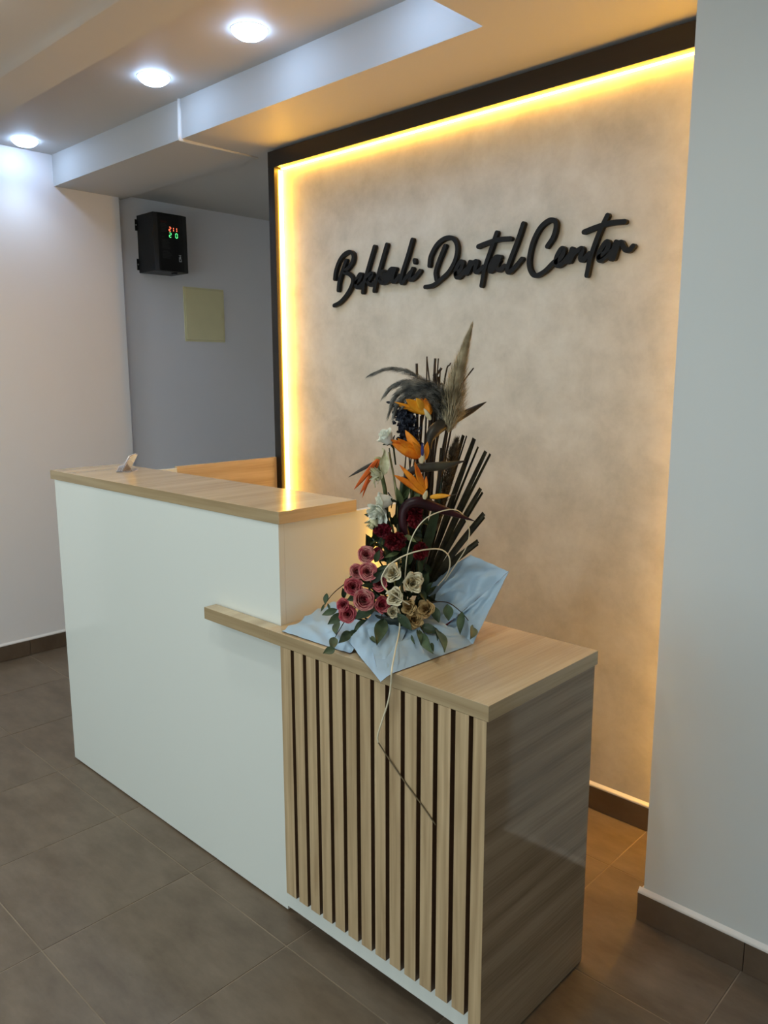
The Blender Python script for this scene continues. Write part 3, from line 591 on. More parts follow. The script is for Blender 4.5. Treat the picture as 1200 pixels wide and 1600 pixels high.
def rose(name, px, py, rpx, d, mat, axis=None, open_=1.0, layers=6, label=None, ruffle=0.06, seed=0, height=1.0, pale=None):
    rnd = random.Random(seed + px * 7 + py)
    R = rpx * PXM; c = at(px, py, d, 0.812 + R * 0.95)
    ax = Vector(axis) if axis is not None else (TOV * 0.85 + UP * 0.35 + SIDE * rnd.uniform(-0.45, 0.35))
    ax, a, b = basis(ax)
    mb = MB(); NV, NU = 6, 8
    for k in range(layers):
        f = (k + 0.4) / layers                               # 0 heart, 1 outermost
        npet = 2 if k == 0 else (3 if k < 3 else 5)
        rt = R * (0.10 + 0.90 * f)                           # rim radius
        zt = R * height * (0.55 - 0.50 * f * f * open_)      # rim height
        for j in range(npet):
            a0 = 2 * PI * (j + 0.37 * k) / npet + rnd.uniform(-0.2, 0.2); half = PI / npet * 1.45; ph = rnd.uniform(0, 6); rj = rnd.uniform(0.93, 1.07)
            G = []
            for v in range(NV):
                tv = v / (NV - 1); row = []
                for u in range(NU):
                    tu = u / (NU - 1) * 2 - 1
                    wid = 0.45 + 0.55 * math.sin(PI * 0.5 * min(1, tv * 1.6))
                    an = a0 + tu * half * wid
                    rr = rt * rj * (0.30 + 0.66 * tv ** 0.55) + (0.02 * R * tu)
                    zz = -R * 0.6 * (1 - tv) ** 1.3 + zt * tv
                    if tv > 0.7:                             # rim rolls outward
                        q = (tv - 0.7) / 0.3; rr += R * 0.13 * q * f; zz -= R * 0.09 * q * q * (0.4 + f)
                    drop = 0.16 * R * tu * tu * tv
                    wav = ruffle * R * tv * tv * math.sin(4 * tu + ph)
                    row.append(c + (a * math.cos(an) + b * math.sin(an)) * (rr + wav) + ax * (zz - drop + wav * 0.8))
                G.append(row)
            mb.grid(G[:NV - 1], mi=0); mb.grid(G[NV - 2:], mi=1)
    o = mb.build(name, [mat, pale or mat], fa)
    sep = MB()
    for j in range(5):
        an = 2 * PI * j / 5; q = a * math.cos(an) + b * math.sin(an)
        leafmesh(sep, c - ax * R * 0.66, c + q * R * 0.8 - ax * R * 0.25, R * 0.35, ax - q * 0.2, nseg=4)
    sep.tube([c - ax * R * 0.5, c - ax * R * 1.0 - UP * R * 0.2, at(628 + (px - 628) * 0.45, min(py + 40, 975), d * 0.3, 0.82)], [R * 0.22, 0.0022, 0.002], 6)
    sep.build('sepals', LEAFD, o)
    if label: o['label'] = label
    return o

def petal3(mb, p0, p1, wd, nrm, bend=0.0, th=0.25):
    """thick pointed petal"""
    p0, p1 = Vector(p0), Vector(p1); ax = p1 - p0; Ln = ax.length; ax.normalize()
    n = Vector(nrm); n = (n - ax * n.dot(ax)).normalized(); s = ax.cross(n); vs = []; fs = []; N = 9
    for i in range(N):
        t = i / (N - 1); w_ = wd * 0.5 * min(1.0, 1.75 * (t + 0.04) ** 0.5 * (1 - t) ** 0.85) + 0.0003
        c = p0 + ax * Ln * t + n * bend * Ln * math.sin(PI * t)
        for (x, y) in ((1, 0), (0.5, th), (0, th * 0.55), (-0.5, th), (-1, 0), (0, -th)):
            vs.append(c + s * x * w_ + n * y * w_)
    for i in range(N - 1):
        for k in range(6): fs.append((i * 6 + k, i * 6 + (k + 1) % 6, (i + 1) * 6 + (k + 1) % 6, (i + 1) * 6 + k))
    mb.add(vs, fs, True); return mb

def part(name, px, py):
    o = bpy.data.objects.new(name, None); C.objects.link(o); o.empty_display_size = 0.02
    o.location = Vector(at(px, py)) - Vector(BASE); o.parent = fa; return o

def spline(P, n=6):
    return [Vector(p) for p in catmull([tuple(q) for q in P], n)] if len(P) > 2 else [Vector(p) for p in P]

# ---- pot
MB().lathe([(0.001, 0.004), (0.05, 0.004), (0.062, 0.05), (0.065, 0.062), (0.06, 0.062), (0.052, 0.052), (0.001, 0.05)], tuple(BASE), 24).build('pot', POT, fa)

# ---- wrapping paper: three turned-out flaps and a bottom
def bez(c00, c01, c10, c11, n=16, amp=0.006, seed=0, belly=None, pin=True):
    """bilinear flap with creases; rows run from c00-c01 to c10-c11"""
    G = []
    N = ((Vector(c01) - Vector(c00)).cross(Vector(c10) - Vector(c00))).normalized()
    if N.z < 0: N = -N
    for i in range(n + 1):
        v = i / n; row = []
        for j in range(n + 1):
            u = j / n
            p = Vector(c00) * (1 - u) * (1 - v) + Vector(c01) * u * (1 - v) + Vector(c10) * (1 - u) * v + Vector(c11) * u * v
            q = Vector((u * 3.1 + seed, v * 3.1, seed * 1.7))
            cr = 1 - abs(noise.noise(q)) * 2.4
            e = 1.0 if not pin else min(1, 6 * v * (1 - v)) * 0.9 + 0.1
            p = p + N * (amp * (cr - 0.4) * e + amp * 0.5 * noise.noise(q * 3))
            if belly: p = p + Vector(belly) * math.sin(PI * u) * math.sin(PI * v)
            lo = 0.8130 - max(0.0, -0.056 - p.y) * 0.35
            if p.z < lo: p.z = lo + 0.0006 * abs(noise.noise(q * 4))
            row.append(p)
        G.append(row)
    return G
def flap(mb, G):
    n = len(G); m = len(G[0])
    mean = Vector((0, 0, 0))
    for i in range(n - 1):
        for j in range(m - 1): mean += (G[i][j + 1] - G[i][j]).cross(G[i + 1][j] - G[i][j])
    face = 1 if mean.dot(Vector((CAM[0], CAM[1], CAM[2])) - G[n // 2][m // 2]) > 0 else -1
    H = []
    for i in range(n):
        row = []
        for j in range(m):
            a_ = G[min(i + 1, n - 1)][j] - G[max(i - 1, 0)][j]; b_2 = G[i][min(j + 1, m - 1)] - G[i][max(j - 1, 0)]
            nn = b_2.cross(a_)
            if nn.length > 1e-9: nn.normalize()
            row.append(G[i][j] - nn * face * 0.0009)
        H.append(row)
    for S, mi, fl in ((G, 0, face > 0), (H, 1, face < 0)):
        fs = []
        for i in range(n - 1):
            for j in range(m - 1):
                q = (i * m + j, i * m + j + 1, (i + 1) * m + j + 1, (i + 1) * m + j)
                for t in ((q[0], q[1], q[2]), (q[0], q[2], q[3])): fs.append(t if fl else t[::-1])
        mb.add([v for r in S for v in r], fs, True, mi)
    return mb
pp = MB()
# left flap lies on the worktop
flap(pp, bez(on(522, 940, 0.85), on(588, 985, 0.845), on(440, 986, 0.8135), on(546, 1021, 0.8135), amp=0.010, seed=1.3))
#flap(pp, bez(on(515, 947, 0.84), on(575, 965, 0.86), on(440, 986, 0.8135), on(510, 1010, 0.8140), amp=0.009, seed=4.1))
# front flap hangs over the front edge
flap(pp, bez(at(570, 968, 0.03), at(690, 968, 0.03), on(595, 1068, 0.800), on(739, 1006, 0.8138), amp=0.010, seed=2.2))
G = bez(at(585, 955, 0.03), at(640, 975, 0.04), on(544, 1001, 0.832), on(595, 1068, 0.8005), amp=0.007, seed=6.4); flap(pp, G)
# right flap stands up
flap(pp, bez(at(655, 960, -0.02), at(690, 985, 0.03), at(735, 867, -0.09), at(795, 893, -0.03), amp=0.012, seed=3.7, belly=-TOV * 0.01))
flap(pp, bez(at(690, 985, 0.03), at(660, 990, 0.04), at(795, 893, -0.03), on(739, 1006, 0.8138), amp=0.008, seed=5.5, belly=-TOV * 0.012))
flap(pp, bez(at(640, 955, -0.03), at(700, 960, -0.03), at(672, 905, -0.09), at(737, 866, -0.09), amp=0.006, seed=8.1))
pp.build('wrapping_paper', [PAPER, PAPERR], fa)

# ---- dark heart of foliage so the stems stand in something
hm = MB(); rnd = random.Random(3)
for k in range(120):
    px = rnd.gauss(622, 27); py = rnd.uniform(800, 965); px = min(max(px, 560 + max(0, 900 - py) * 0.35), 690)
    p = at(px, py, rnd.uniform(-0.05, 0.02)); q = p + Vector((rnd.uniform(-1, 1), rnd.uniform(-1, 1), rnd.uniform(-0.3, 1.3))).normalized() * rnd.uniform(0.03, 0.055)
    leafmesh(hm, p, q, rnd.uniform(0.012, 0.024), TOV + Vector((rnd.uniform(-.8, .8), rnd.uniform(-.8, .8), rnd.uniform(-.5, .8))), nseg=5, bend=rnd.uniform(-.1, .2))
o = hm.build('filler_foliage', LEAFD, fa); o['kind'] = 'stuff'

# ---- long stems and twigs
def stem(name, pts, r0, r1, mat, label=None, n=6):
    P = spline([at(*p) for p in pts]); rr = [r0 + (r1 - r0) * i / (len(P) - 1) for i in range(len(P))]
    o = MB().tube(P, rr, n).build(name, mat, fa)
    if label: o['label'] = label
    return o
tw = [((652, 640), (651, 568)), ((664, 690), (666, 630), (667, 557)), ((672, 640), (671, 600), (667, 560)), ((675, 640), (680, 560)), ((678, 650), (685, 560)),
      ((690, 625), (687, 600), (688, 577)), ((680, 625), (680, 592), (690, 575)), ((693, 605), (704, 567)), ((714, 625), (722, 600), (740, 575)),
      ((685, 620), (681, 590), (677, 585)),
      ((655, 800), (656, 720), (657, 650)), ((640, 830), (646, 730), (664, 640)), ((648, 830), (655, 720), (660, 640)), ((662, 800), (668, 700), (690, 660)), ((672, 790), (678, 720), (688, 668)),
      ((685, 780), (690, 715), (699, 665)), ((628, 850), (630, 770), (636, 690)), ((634, 850), (636, 770), (646, 690))]
for i, t_ in enumerate(tw):
    d = -0.03 + 0.03 * math.sin(i * 2.1)
    P = [(a_[0], a_[1], d) for a_ in t_]
    if i < 10: P = [(648 + 0.3 * (t_[0][0] - 648), 860, d)] + P
    else: P = [(638, 930, d)] + P
    stem('twig', P, 0.0026 if i % 3 else 0.0036, 0.0016 if i % 3 else 0.003, TWIG)
for i, (t_, m_, r_) in enumerate([(((628, 930, 0), (622, 840, 0), (619, 770, 0), (608, 706, 0)), STEMT, 0.0032), (((622, 930, 0), (606, 830, 0), (602, 770, 0), (592, 725, 0)), STEMG, 0.0060),
        (((630, 930, 0), (618, 850, 0), (608, 800, 0.01)), STEMG, 0.003), (((640, 920, 0), (622, 800, 0), (614, 740, 0), (608, 700, 0)), LEAFD, 0.0018),
        (((640, 930, 0), (628, 850, 0), (625, 800, 0), (630, 745, 0)), LEAFD, 0.0075), (((650, 930, 0), (655, 850, 0), (660, 790, 0)), LEAFD, 0.006),
        (((645, 930, -.02), (672, 850, -.02), (683, 770, -.02), (690, 700, -.02)), SPATHE, 0.005), (((648, 930, -.01), (643, 860, -.01), (640, 800, -.01), (650, 740, 0)), STEMG, 0.0045)]):
    stem('stem', t_, r_, r_ * 0.8, m_)
# strappy leaves in the middle
sl = [((640, 900), (628, 800), (618, 765), 9), ((650, 900), (668, 820), (690, 745), 12), ((640, 890), (652, 820), (646, 750), 10), ((625, 800), (630, 760), (640, 735), 8), ((610, 870), (597, 850), (600, 825), 7)]
for i, (a_, b2, c_, wd) in enumerate(sl):
    mb = MB(); leafmesh(mb, at(a_[0], a_[1], -0.01), at(c_[0], c_[1], 0.0), wd * PXM * 1.4, TOV + SIDE * 0.4, bend=0.05, nseg=8); mb.build('leaf', LEAFD, fa)

# ---- palm fan: each cut blade its own
fan = part('palm_fan', 655, 925); fan['label'] = 'fan of cut dark palm blades'
blades = [((664, 905), (724, 680), 7), ((664, 905), (729, 681), 3), ((667, 905), (741, 685), 9), ((668, 905), (747, 698), 4), ((671, 905), (759, 705), 8), ((672, 905), (766, 709), 5),
          ((674, 905), (751, 763), 8), ((675, 905), (754, 769), 5), ((672, 912), (756, 802), 10), ((674, 912), (757, 808), 5), ((664, 912), (747, 845), 9), ((666, 914), (747, 850), 5)]
for i, (a_, b2, wd) in enumerate(blades):
    p0 = at(a_[0] - 8, a_[1] + 14, -0.055 - 0.002 * i); p1 = at(b2[0], b2[1], -0.075 - 0.002 * i)
    mb = MB(); N = 7; ax, aa, bb2 = basis(p1 - p0, TOV)
    G1 = []; G2 = []
    for k in range(N + 1):
        t = k / N; c = p0 + (p1 - p0) * t + UP * 0.006 * math.sin(PI * t); wv = wd * PXM * 0.40 * (0.60 + 0.6 * math.sin(PI * (0.1 + 0.75 * t)))
        if k == N: c = c
        sk = 0.25 * wv if k == N else 0
        G1.append([c - bb2 * wv + aa * 0.002 + ax * sk, c + aa * -0.001, c + bb2 * wv + aa * 0.002 - ax * sk])
        G2.append([c + bb2 * wv + aa * 0.001 - ax * sk, c + aa * -0.002, c - bb2 * wv + aa * 0.001 + ax * sk])
    mb.grid(G1, smooth=False); mb.grid(G2, smooth=False)
    mb.build('blade', PALM, fan)

# ---- plumes
def plume(name, spine, widths, mat, n, blen, d, seed, label, droop=None, back=0.4, stemr=0.0022):
    rnd = random.Random(seed); S = spline([at(x, y, dd + d) for x, y, dd in spine], 10); mb = MB()
    mb.tube(S, [stemr * (1 - 0.7 * i / len(S)) for i in range(len(S))], 5)
    for k in range(n):
        t = rnd.random() ** 0.9; i = min(int(t * (len(S) - 1)), len(S) - 2); p = S[i]; ax = (S[i + 1] - S[i]).normalized()
        w_ = np.interp(t, [q[0] for q in widths], [q[1] for q in widths]) * PXM
        th = rnd.uniform(0, 2 * PI); _, a, b = basis(ax)
        out = a * math.cos(th) + b * math.sin(th)
        Ln = blen * PXM * rnd.uniform(0.5, 1.15)
        q1 = p + out * w_ * rnd.uniform(0.35, 0.8) + ax * Ln * 0.30
        q2 = p + out * w_ * rnd.uniform(0.7, 1.35) + ax * Ln * 0.8
        if droop is not None: q1 = q1 + Vector(droop) * Ln * 0.12; q2 = q2 + Vector(droop) * Ln * 0.42
        s = ax.cross(out).normalized() * rnd.uniform(0.0005, 0.0011)
        s2 = Vector((rnd.uniform(-1, 1), rnd.uniform(-1, 1), rnd.uniform(-1, 1))) * 0.0004
        mb.add([p - s, p + s, q1 - s * 0.9 + s2, q1 + s * 0.9 + s2, q2], [(0, 1, 3, 2), (2, 3, 4)])
    o = mb.build(name, mat, fa); o['label'] = label
    return o
DN = -UP
PLUMEG2 = petalmat('pale_grey_plume', (78, 80, 80), (150, 148, 140), 40, 0.8)
plume('plume', [(699, 668, 0), (697, 645, 0), (688, 622, .01), (668, 606, .01), (648, 603, .01)], [(0, 12), (0.35, 25), (0.7, 18), (1, 8)], PLUMEG, 2600, 26, -0.01, 5, 'grey plume arching to the left', droop=DN * 0.5 - SIDE * 0.6)
for k_, (sp_, wd_, n_s, dd_, m_) in enumerate([
    ([(675, 606), (655, 590), (632, 578), (606, 575), (584, 582)], 6, 420, -0.02, PLUMEG),
    ([(672, 608), (650, 596), (630, 596), (615, 602), (604, 612)], 6, 420, -0.005, PLUMEG2),
    ([(676, 612), (652, 606), (632, 607), (618, 618), (609, 640)], 8, 560, 0.005, PLUMEG),
    ([(680, 618), (658, 614), (640, 615), (624, 626), (616, 644)], 8, 560, 0.015, PLUMEG2),
    ([(684, 640), (676, 626), (660, 616), (646, 618), (636, 626)], 9, 520, 0.02, PLUMEG)]):
    plume('plume', [(x, y, 0) for x, y in sp_], [(0, wd_ * 1.3), (0.4, wd_), (1, 1.5)], m_, n_s, 20, dd_, 60 + k_, 'drooping tuft of the grey plume', droop=DN * 0.55, stemr=0.0012)
plume('plume', [(700, 676, 0), (705, 650, 0), (709, 620, 0), (716, 585, 0), (724, 555, 0), (732, 528, 0)], [(0, 10), (0.18, 27), (0.4, 21), (0.65, 10), (0.85, 5), (1, 1)], PLUMEB, 3600, 30, 0.0, 8, 'beige upright plume', droop=UP * 0.2)
stem('stem', ((655, 930, -.02), (672, 840, -.02), (688, 750, -.01), (699, 676, 0)), 0.003, 0.0022, TWIG)
plume('plume', [(678, 830, 0), (688, 790, 0), (697, 750, 0), (706, 715, 0), (713, 690, 0)], [(0, 8), (0.5, 14), (0.85, 9), (1, 3)], PLUMED, 2000, 14, -0.035, 9, 'dark brown upright plume in front of the palm blades', droop=UP * 0.3)
# dark dyed statice column
st = MB(); rnd = random.Random(12)
st.tube([at(628, 632, 0), at(632, 655, 0), at(636, 680, 0), at(640, 694, 0)], [0.006, 0.013, 0.013, 0.006], 10)
for k in range(700):
    t = rnd.random(); px = 630 + 9 * t + rnd.gauss(0, 6.5); py = 630 + 62 * t + rnd.uniform(-4, 4)
    p = at(px, py, rnd.uniform(-0.01, 0.015)); q = Vector((rnd.uniform(-1, 1), rnd.uniform(-1, 1), rnd.uniform(-1, 1))).normalized()
    leafmesh(st, p, p + q * rnd.uniform(0.006, 0.013), 0.007, TOV + q * 0.5, nseg=3)
o = st.build('dyed_flower_spike', STATICE, fa); o['label'] = 'blue black dyed flower spike'
stem('stem', ((640, 900, -.01), (642, 780, -.01), (638, 690, 0)), 0.002, 0.0016, TWIG)

# ---- birds of paradise
def bop(px, py, petals, spathe, tongue=None, label='', d=0.02, sm=SPATHE, base=None, sd=-0.01):
    h = part('bird_of_paradise', px, py); h['label'] = label
    for i, (x0, y0, x1, y1, wd, m_) in enumerate(petals):
        mb = MB(); petal3(mb, at(x0, y0, d), at(x1, y1, d + 0.012 * ((i % 3) - 1) + 0.01), wd * PXM * 1.25, TOV + SIDE * 0.5 * ((i % 3) - 1), bend=0.05 * (1 if i % 2 else -1)); mb.build('petal', m_, h)
    if tongue:
        mb = MB(); petal3(mb, at(tongue[0], tongue[1], d + 0.012), at(tongue[2], tongue[3], d + 0.015), tongue[4] * PXM, TOV, th=0.6); mb.build('tongue', VIOLET, h)
    if spathe:
        P = spline([at(s_[0], s_[1], d + (s_[3] if len(s_) > 3 else sd)) for s_ in spathe], 6); R_ = np.interp(np.linspace(0, 1, len(P)), np.linspace(0, 1, len(spathe)), [s[2] * PXM for s in spathe])
        mb = MB(); mb.tube(P, list(R_), 10, flat=(CR[0], CR[1], 0.3) if False else None); mb.build('spathe', sm, h)
    if base:
        mb = MB(); petal3(mb, at(base[0], base[1], d + 0.004), at(base[2], base[3], d + 0.004), base[4] * PXM, TOV, th=0.5); mb.build('throat', CREAMP, h)
    return h
bop(668, 645, [(668, 644, 619, 631, 14, YELLOWO), (655, 640, 616, 628, 5, YELLOWO), (667, 644, 634, 624, 17, YELLOWO), (670, 646, 658, 622, 15, ORANGE), (671, 648, 664, 622, 13, ORANGE), (662, 640, 650, 622, 13, YELLOWO)],
    [(671, 702, 3, .01), (671, 687, 6, .01), (678, 674, 9.5, .0), (692, 663, 9.5, -.02), (715, 652, 7), (735, 642, 5), (749, 634, 3), (760, 628, 0.5)], None, 'top flower with yellow orange petals under the grey plume', 0.02, SPATHE, (673, 656, 662, 638, 9), -0.06)
bop(655, 705, [(657, 712, 610, 687, 15, ORANGE), (655, 714, 612, 693, 16, ORANGE), (656, 710, 621, 685, 12, ORANGE), (657, 708, 633, 672, 16, ORANGE), (664, 718, 668, 690, 9, ORANGE), (660, 716, 644, 690, 10, ORANGE)],
    [(632, 752, 3), (637, 742, 5), (650, 733, 7), (668, 730, 7.3), (690, 728, 6.5), (706, 725, 4.4), (727, 720, 0.6)], (660, 712, 660, 692, 6), 'middle flower with wide orange petals and violet tongue', 0.035, SPATHEG, (658, 724, 661, 704, 12))
bop(664, 770, [(664, 772, 615, 742, 12, ORANGE), (664, 770, 624, 726, 10, ORANGE), (664, 766, 648, 722, 11, ORANGE), (666, 764, 666, 744, 6, ORANGE), (672, 777, 704, 774, 8, YELLOWO), (698, 775, 717, 771, 2.5, SPATHE)],
    [(637, 845, 5), (630, 818, 6.5), (631, 799, 7.5), (638, 789, 8.5), (652, 785, 9), (670, 789, 8.5), (695, 798, 6.5), (718, 806, 3.8), (741, 814, 0.6)], None, 'lowest flower with narrow orange petals over a maroon spathe', 0.045, MAROON, (663, 780, 667, 766, 9))
bop(585, 720, [(592, 718, 562, 772, 9, RUST), (590, 718, 553, 765, 8, RUST), (588, 722, 566, 778, 5, RUST), (588, 721, 544, 746, 5, SPATHE)], [(600, 735, 2), (597, 722, 2.2), (592, 716, 2.4), (585, 718, 2.2)], None, 'small wilted rust orange flower hanging on the left', 0.02, STEMT)
# wilted pale bloom and spathe on the left
w1 = MB(); leafmesh(w1, at(600, 742, 0.01), at(602, 703, 0.01), 15 * PXM, TOV, bend=0.1, fold=0.3, nseg=8); leafmesh(w1, at(602, 740, 0.0), at(597, 700, 0.0), 10 * PXM, TOV + SIDE, bend=0.05, fold=0.3)
w1.build('wilted_petal', WILT, fa)
w2 = MB(); rnd = random.Random(4)
for k in range(26):
    p = at(586 + rnd.uniform(0, 10), 736 + rnd.uniform(0, 14), 0.02); q = at(576 + rnd.uniform(0, 20), 728 + rnd.uniform(0, 24), 0.025 + rnd.uniform(0, .01))
    leafmesh(w2, p, q, 5 * PXM, TOV + Vector((rnd.uniform(-.6, .6), rnd.uniform(-.6, .6), 0)), nseg=4, bend=.2)
for (a_, b2) in (((588, 745), (586, 762)), ((596, 748), (590, 756)), ((590, 742), (583, 755))):
    w2.tube([at(a_[0], a_[1], .02), at((a_[0] + b2[0]) / 2 - 2, (a_[1] + b2[1]) / 2, .022), at(b2[0], b2[1], .02)], 0.0013, 5)
w2.build('wilted_flower', WILT, fa)['label'] = 'wilted cream bloom under the left white bud'

# ---- white lisianthus
rose('lisianthus', 606, 686, 15, 0.02, WHITEP, UP * 0.8 - SIDE * 0.6 + TOV * 0.3, 0.55, 3, 'topmost white flower opening to the left', 0.12, 1, 1.9)
rose('lisianthus', 604, 783, 16, 0.035, WHITEP, -SIDE * 1.0 - UP * 0.1 + TOV * 0.3, 0.35, 3, 'white bud pointing left', 0.08, 2, 1.9)
rose('lisianthus', 592, 800, 18, 0.04, WHITEP, -SIDE * 0.5 - UP * 0.4 + TOV * 0.6, 0.8, 4, 'white open flower below the bud', 0.22, 3, 1.3)
rose('lisianthus', 584, 814, 11, 0.035, WILT, -UP * 0.8 - SIDE * 0.3 + TOV * 0.3, 0.7, 3, 'wilted white flower hanging lowest', 0.25, 4, 2.0)

# ---- red ruffled flowers
def carnation(px, py, rx, ry, d, mat, label, seed):
    rnd = random.Random(seed); mb = MB(); c = at(px, py, d)
    for k in range(110):
        v = Vector((rnd.gauss(0, 1), rnd.gauss(0, 1), rnd.gauss(0, 1))).normalized()
        off = SIDE * v.x * rx * PXM + UP * v.z * ry * PXM + TOV * abs(v.y) * rx * PXM * 0.8
        ax = (off.normalized() + Vector((rnd.uniform(-.5, .5), rnd.uniform(-.5, .5), rnd.uniform(-.5, .5)))).normalized()
        leafmesh(mb, c + off * 0.35, c + off * rnd.uniform(0.85, 1.1) , rx * PXM * 0.55, ax.cross(Vector((rnd.uniform(-1, 1), rnd.uniform(-1, 1), rnd.uniform(-1, 1)))), nseg=4, bend=0.1, fold=0.3, tip=0.6)
    o = mb.build('red_flower', mat, fa); o['label'] = label
carnation(598, 829, 14, 11, 0.045, CRIM, 'crimson flower furthest left', 1)
carnation(617, 845, 17, 15, 0.055, REDP, 'largest dark red flower', 2)
carnation(647, 804, 14, 22, 0.03, REDP, 'dark red flower under the maroon spathe', 3)
carnation(657, 862, 12, 15, 0.045, REDP, 'dark red flower furthest right', 4)

# ---- roses
for i, (x, y, r_, d, m_, l) in enumerate([(573, 866, 14, .045, PINK, 'topmost pink rose'), (558, 893, 12, .05, PINK, 'pink rose on the left edge'), (575, 893, 14, .06, PINK, 'round pale pink rose'),
        (552, 916, 14, .06, PINKD, 'pink rose with green sepals on the left'), (568, 937, 17, .07, PINK, 'largest pink rose in front'), (592, 911, 13, .05, PINKD, 'deep pink rose near the middle'),
        (598, 945, 13, .055, PINKD, 'deep pink rose beside the cream roses'), (536, 945, 11, .05, PINKD, 'small deep pink rose furthest left'), (543, 959, 14, .055, PINKD, 'lowest pink rose'), (590, 866, 10, .03, PINKD, 'small red rose bud behind')]):
    rose('rose', x, y, r_, d, m_, None, 0.85, 6, l, 0.05, i * 3, 1.0, PINKPALE if m_ is PINK else PINKDP)
for i, (x, y, r_, d, m_, l) in enumerate([(613, 895, 14, .06, CREAMP, 'pale cream rose, upper one'), (646, 910, 16, .055, CREAMP, 'largest cream rose'), (617, 932, 14, .065, CREAMP, 'cream rose in the middle'),
        (615, 956, 10, .06, CREAMP, 'small cream rose bent over the paper'), (639, 949, 12, .06, TANP, 'dried tan rose, left of three'), (665, 951, 14, .055, TANP, 'dried tan rose, right of three'), (648, 968, 14, .06, TANP, 'dried tan rose, lowest of three')]):
    rose('rose', x, y, r_, d, m_, None, 0.9, 5, l, 0.13, i * 5, 1.0, CREAMPALE if m_ is CREAMP else TANP)

# ---- eucalyptus
def branch(pts, leaves, d, label, lm=LEAFG, py0=None):
    h = part('eucalyptus_branch', pts[0][0], pts[0][1]); h['label'] = label
    if len(pts) > 1:
        P = spline([at(x, y, dd, 0.838) for x, y, dd in pts], 6); MB().tube(P, [0.0016 - 0.0008 * i / len(P) for i in range(len(P))], 5).build('stalk', TWIG if lm is LEAFG else STEMG, h)
    for i, (x, y, ang, ln, wd, dd) in enumerate(leaves):
        a_ = math.radians(ang); dx, dy = math.cos(a_) * ln / 2, -math.sin(a_) * ln / 2
        p0 = at(x - dx, y - dy, dd, 0.842); p1 = at(x + dx, y + dy, dd + 0.012, 0.838 if py0 is None else py0)
        mb = MB(); leafmesh(mb, p0, p1, wd * PXM, TOV * 0.9 + UP * 0.5 + SIDE * math.sin(i * 2.3) * 0.5, bend=0.06, shape=0.85, nseg=8); mb.build('leaf', lm, h)
branch([(575, 935, .03), (550, 955, .04), (530, 985, .03), (515, 1012, .0)],
       [(515, 957, 200, 26, 11, .04), (524, 967, 215, 30, 14, .05), (527, 982, 265, 22, 14, .04), (537, 997, 225, 26, 14, .03), (520, 1008, 260, 22, 13, .0), (514, 1018, 200, 20, 12, .0), (549, 990, 200, 20, 9, .03), (563, 978, 220, 28, 12, .04)], 0, 'eucalyptus branch trailing left over the counter edge')
branch([(560, 900, .03), (538, 913, .03), (520, 928, .02), (507, 945, .02)],
       [(541, 912, 95, 16, 8, .03), (536, 926, 100, 16, 9, .04), (510, 936, 262, 18, 9, .02), (504, 950, 245, 14, 4, .02), (514, 949, 290, 12, 4, .02)], 0, 'thin eucalyptus sprig on the left')
branch([(600, 940, .04), (596, 965, .06), (592, 985, .06)],
       [(594, 989, 255, 42, 20, .055), (580, 979, 190, 20, 11, .05), (570, 958, 215, 36, 20, .055), (553, 934, 200, 24, 13, .05), (583, 1000, 310, 14, 7, .03)], 0, 'broad eucalyptus leaves in front')
branch([(640, 940, .04), (655, 975, .06), (670, 1000, .04)],
       [(632, 972, 310, 36, 14, .065), (671, 984, 340, 34, 15, .055), (669, 1007, 300, 36, 15, .035), (688, 1003, 290, 36, 16, .035), (655, 996, 280, 24, 9, .05), (646, 1000, 290, 16, 4, .03), (680, 990, 285, 24, 9, .045), (676, 1012, 285, 14, 6, .03)], 0, 'eucalyptus branch hanging right of the tan roses')
branch([(672, 942, .03), (688, 940, .03), (703, 943, .03), (720, 956, .03), (732, 970, .03), (740, 985, .03)],
       [(681, 960, 290, 28, 14, .03), (699, 957, 275, 26, 17, .035), (721, 974, 265, 36, 13, .035), (737, 989, 255, 22, 14, .035)], 0, 'eucalyptus sprig arching over the right paper flap')
branch([(600, 880, .03)], [(590, 868, 70, 22, 9, .05), (603, 866, 110, 20, 8, .045), (611, 872, 60, 24, 8, .04), (590, 900, 50, 28, 13, .055), (597, 890, 40, 24, 11, .05), (604, 858, 140, 22, 7, .04), (560, 945, 200, 18, 10, .05), (575, 915, 180, 22, 9, .05)], 0, 'dark pointed leaves among the roses', LEAFD)
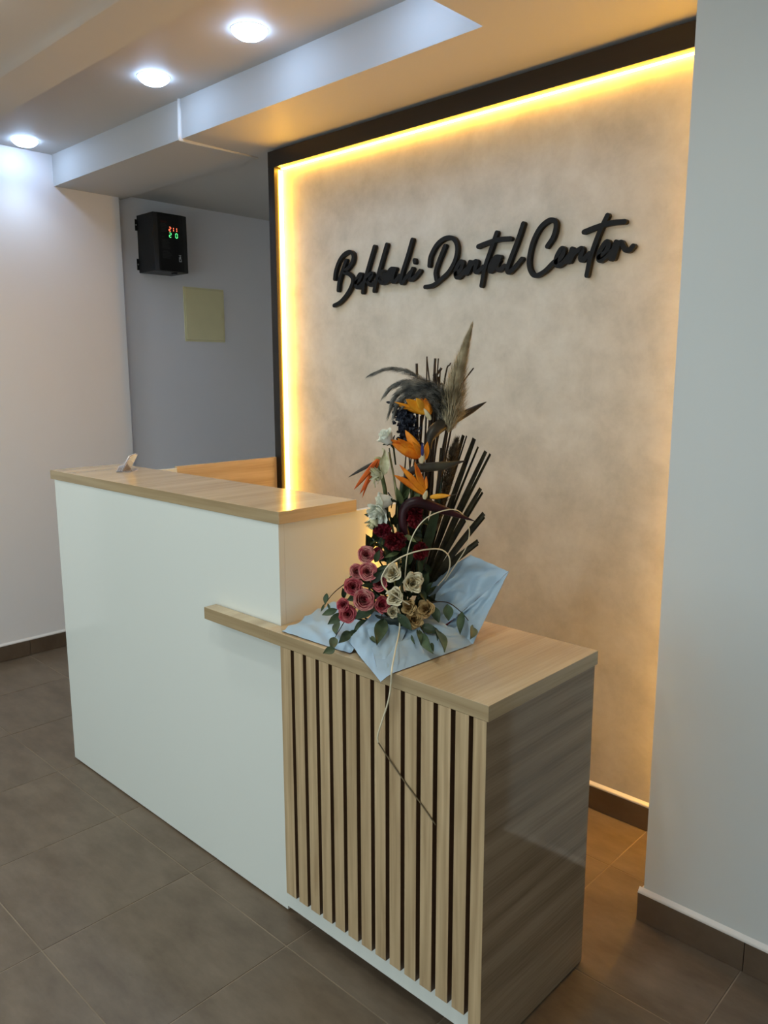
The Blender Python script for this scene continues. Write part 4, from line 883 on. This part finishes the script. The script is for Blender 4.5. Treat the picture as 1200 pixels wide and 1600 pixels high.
branch([(660, 900, .02)], [(665, 905, 70, 26, 13, .03), (655, 885, 100, 24, 9, .04), (668, 920, 50, 28, 12, .03), (630, 880, 100, 26, 10, .03), (640, 870, 80, 26, 10, .03), (625, 910, 250, 20, 10, .04), (660, 930, 300, 22, 11, .045), (632, 860, 120, 24, 8, .02)], 0, 'dark leaves behind the cream roses', LEAFD)
branch([(600, 850, .02)], [(596, 853, 80, 26, 5, .0), (593, 858, 110, 20, 4, .0), (612, 868, 200, 24, 7, .05), (640, 842, 330, 26, 8, .04), (652, 775, 60, 30, 8, .02), (625, 775, 110, 30, 10, .01), (635, 770, 60, 26, 8, .01)], 0, 'slim green leaves around the red flowers', STEMG)

# ---- cane loops and trailing strand
def cane(pts, r_, mat, label):
    P = spline([at(x, y, dd) for x, y, dd in pts], 8); o = MB().tube(P, r_, 7).build('cane_loop', mat, fa); o['label'] = label
cane([(634, 925, .03), (633, 900, .04), (637, 863, .06), (646, 835, .07), (662, 813, .07), (683, 801, .06), (707, 796, .04), (722, 803, .02), (732, 822, .0), (733, 838, -.02), (727, 858, -.03), (712, 882, -.04), (695, 908, -.04)], 0.0014, CANE, 'upper pale cane loop')
cane([(640, 945, .07), (622, 934, .09), (602, 920, .10), (596, 907, .10), (599, 896, .10), (608, 883, .10), (630, 869, .09), (658, 860, .08), (686, 858, .05), (700, 867, .03), (703, 882, .01), (698, 898, -.01), (684, 915, -.02)], 0.0017, CANE, 'lower pale cane loop')
P = [at(625, 965, .07, .85), at(624, 985, .07, .848), at(619, 1010, .07, .843), on(615, 1030, 0.838), on(612, 1048, 0.828), aty(611, 1068, -0.062), aty(606, 1098, -0.060), aty(591, 1146, -0.052), aty(591, 1160, -0.048)]
MB().tube(spline(P, 8), 0.0019, 7).build('cane_strand', CANE, fa)['label'] = 'pale cane strand hanging over the front edge'
P = [aty(591, 1160, -0.048), aty(612, 1192, -0.0435), aty(635, 1225, -0.0425), aty(658, 1256, -0.0425), aty(681, 1289, -0.0425)]
MB().tube(spline(P, 8), 0.0016, 7).build('cane_strand', CANED, fa)['label'] = 'brown lower end of the strand against the slats'
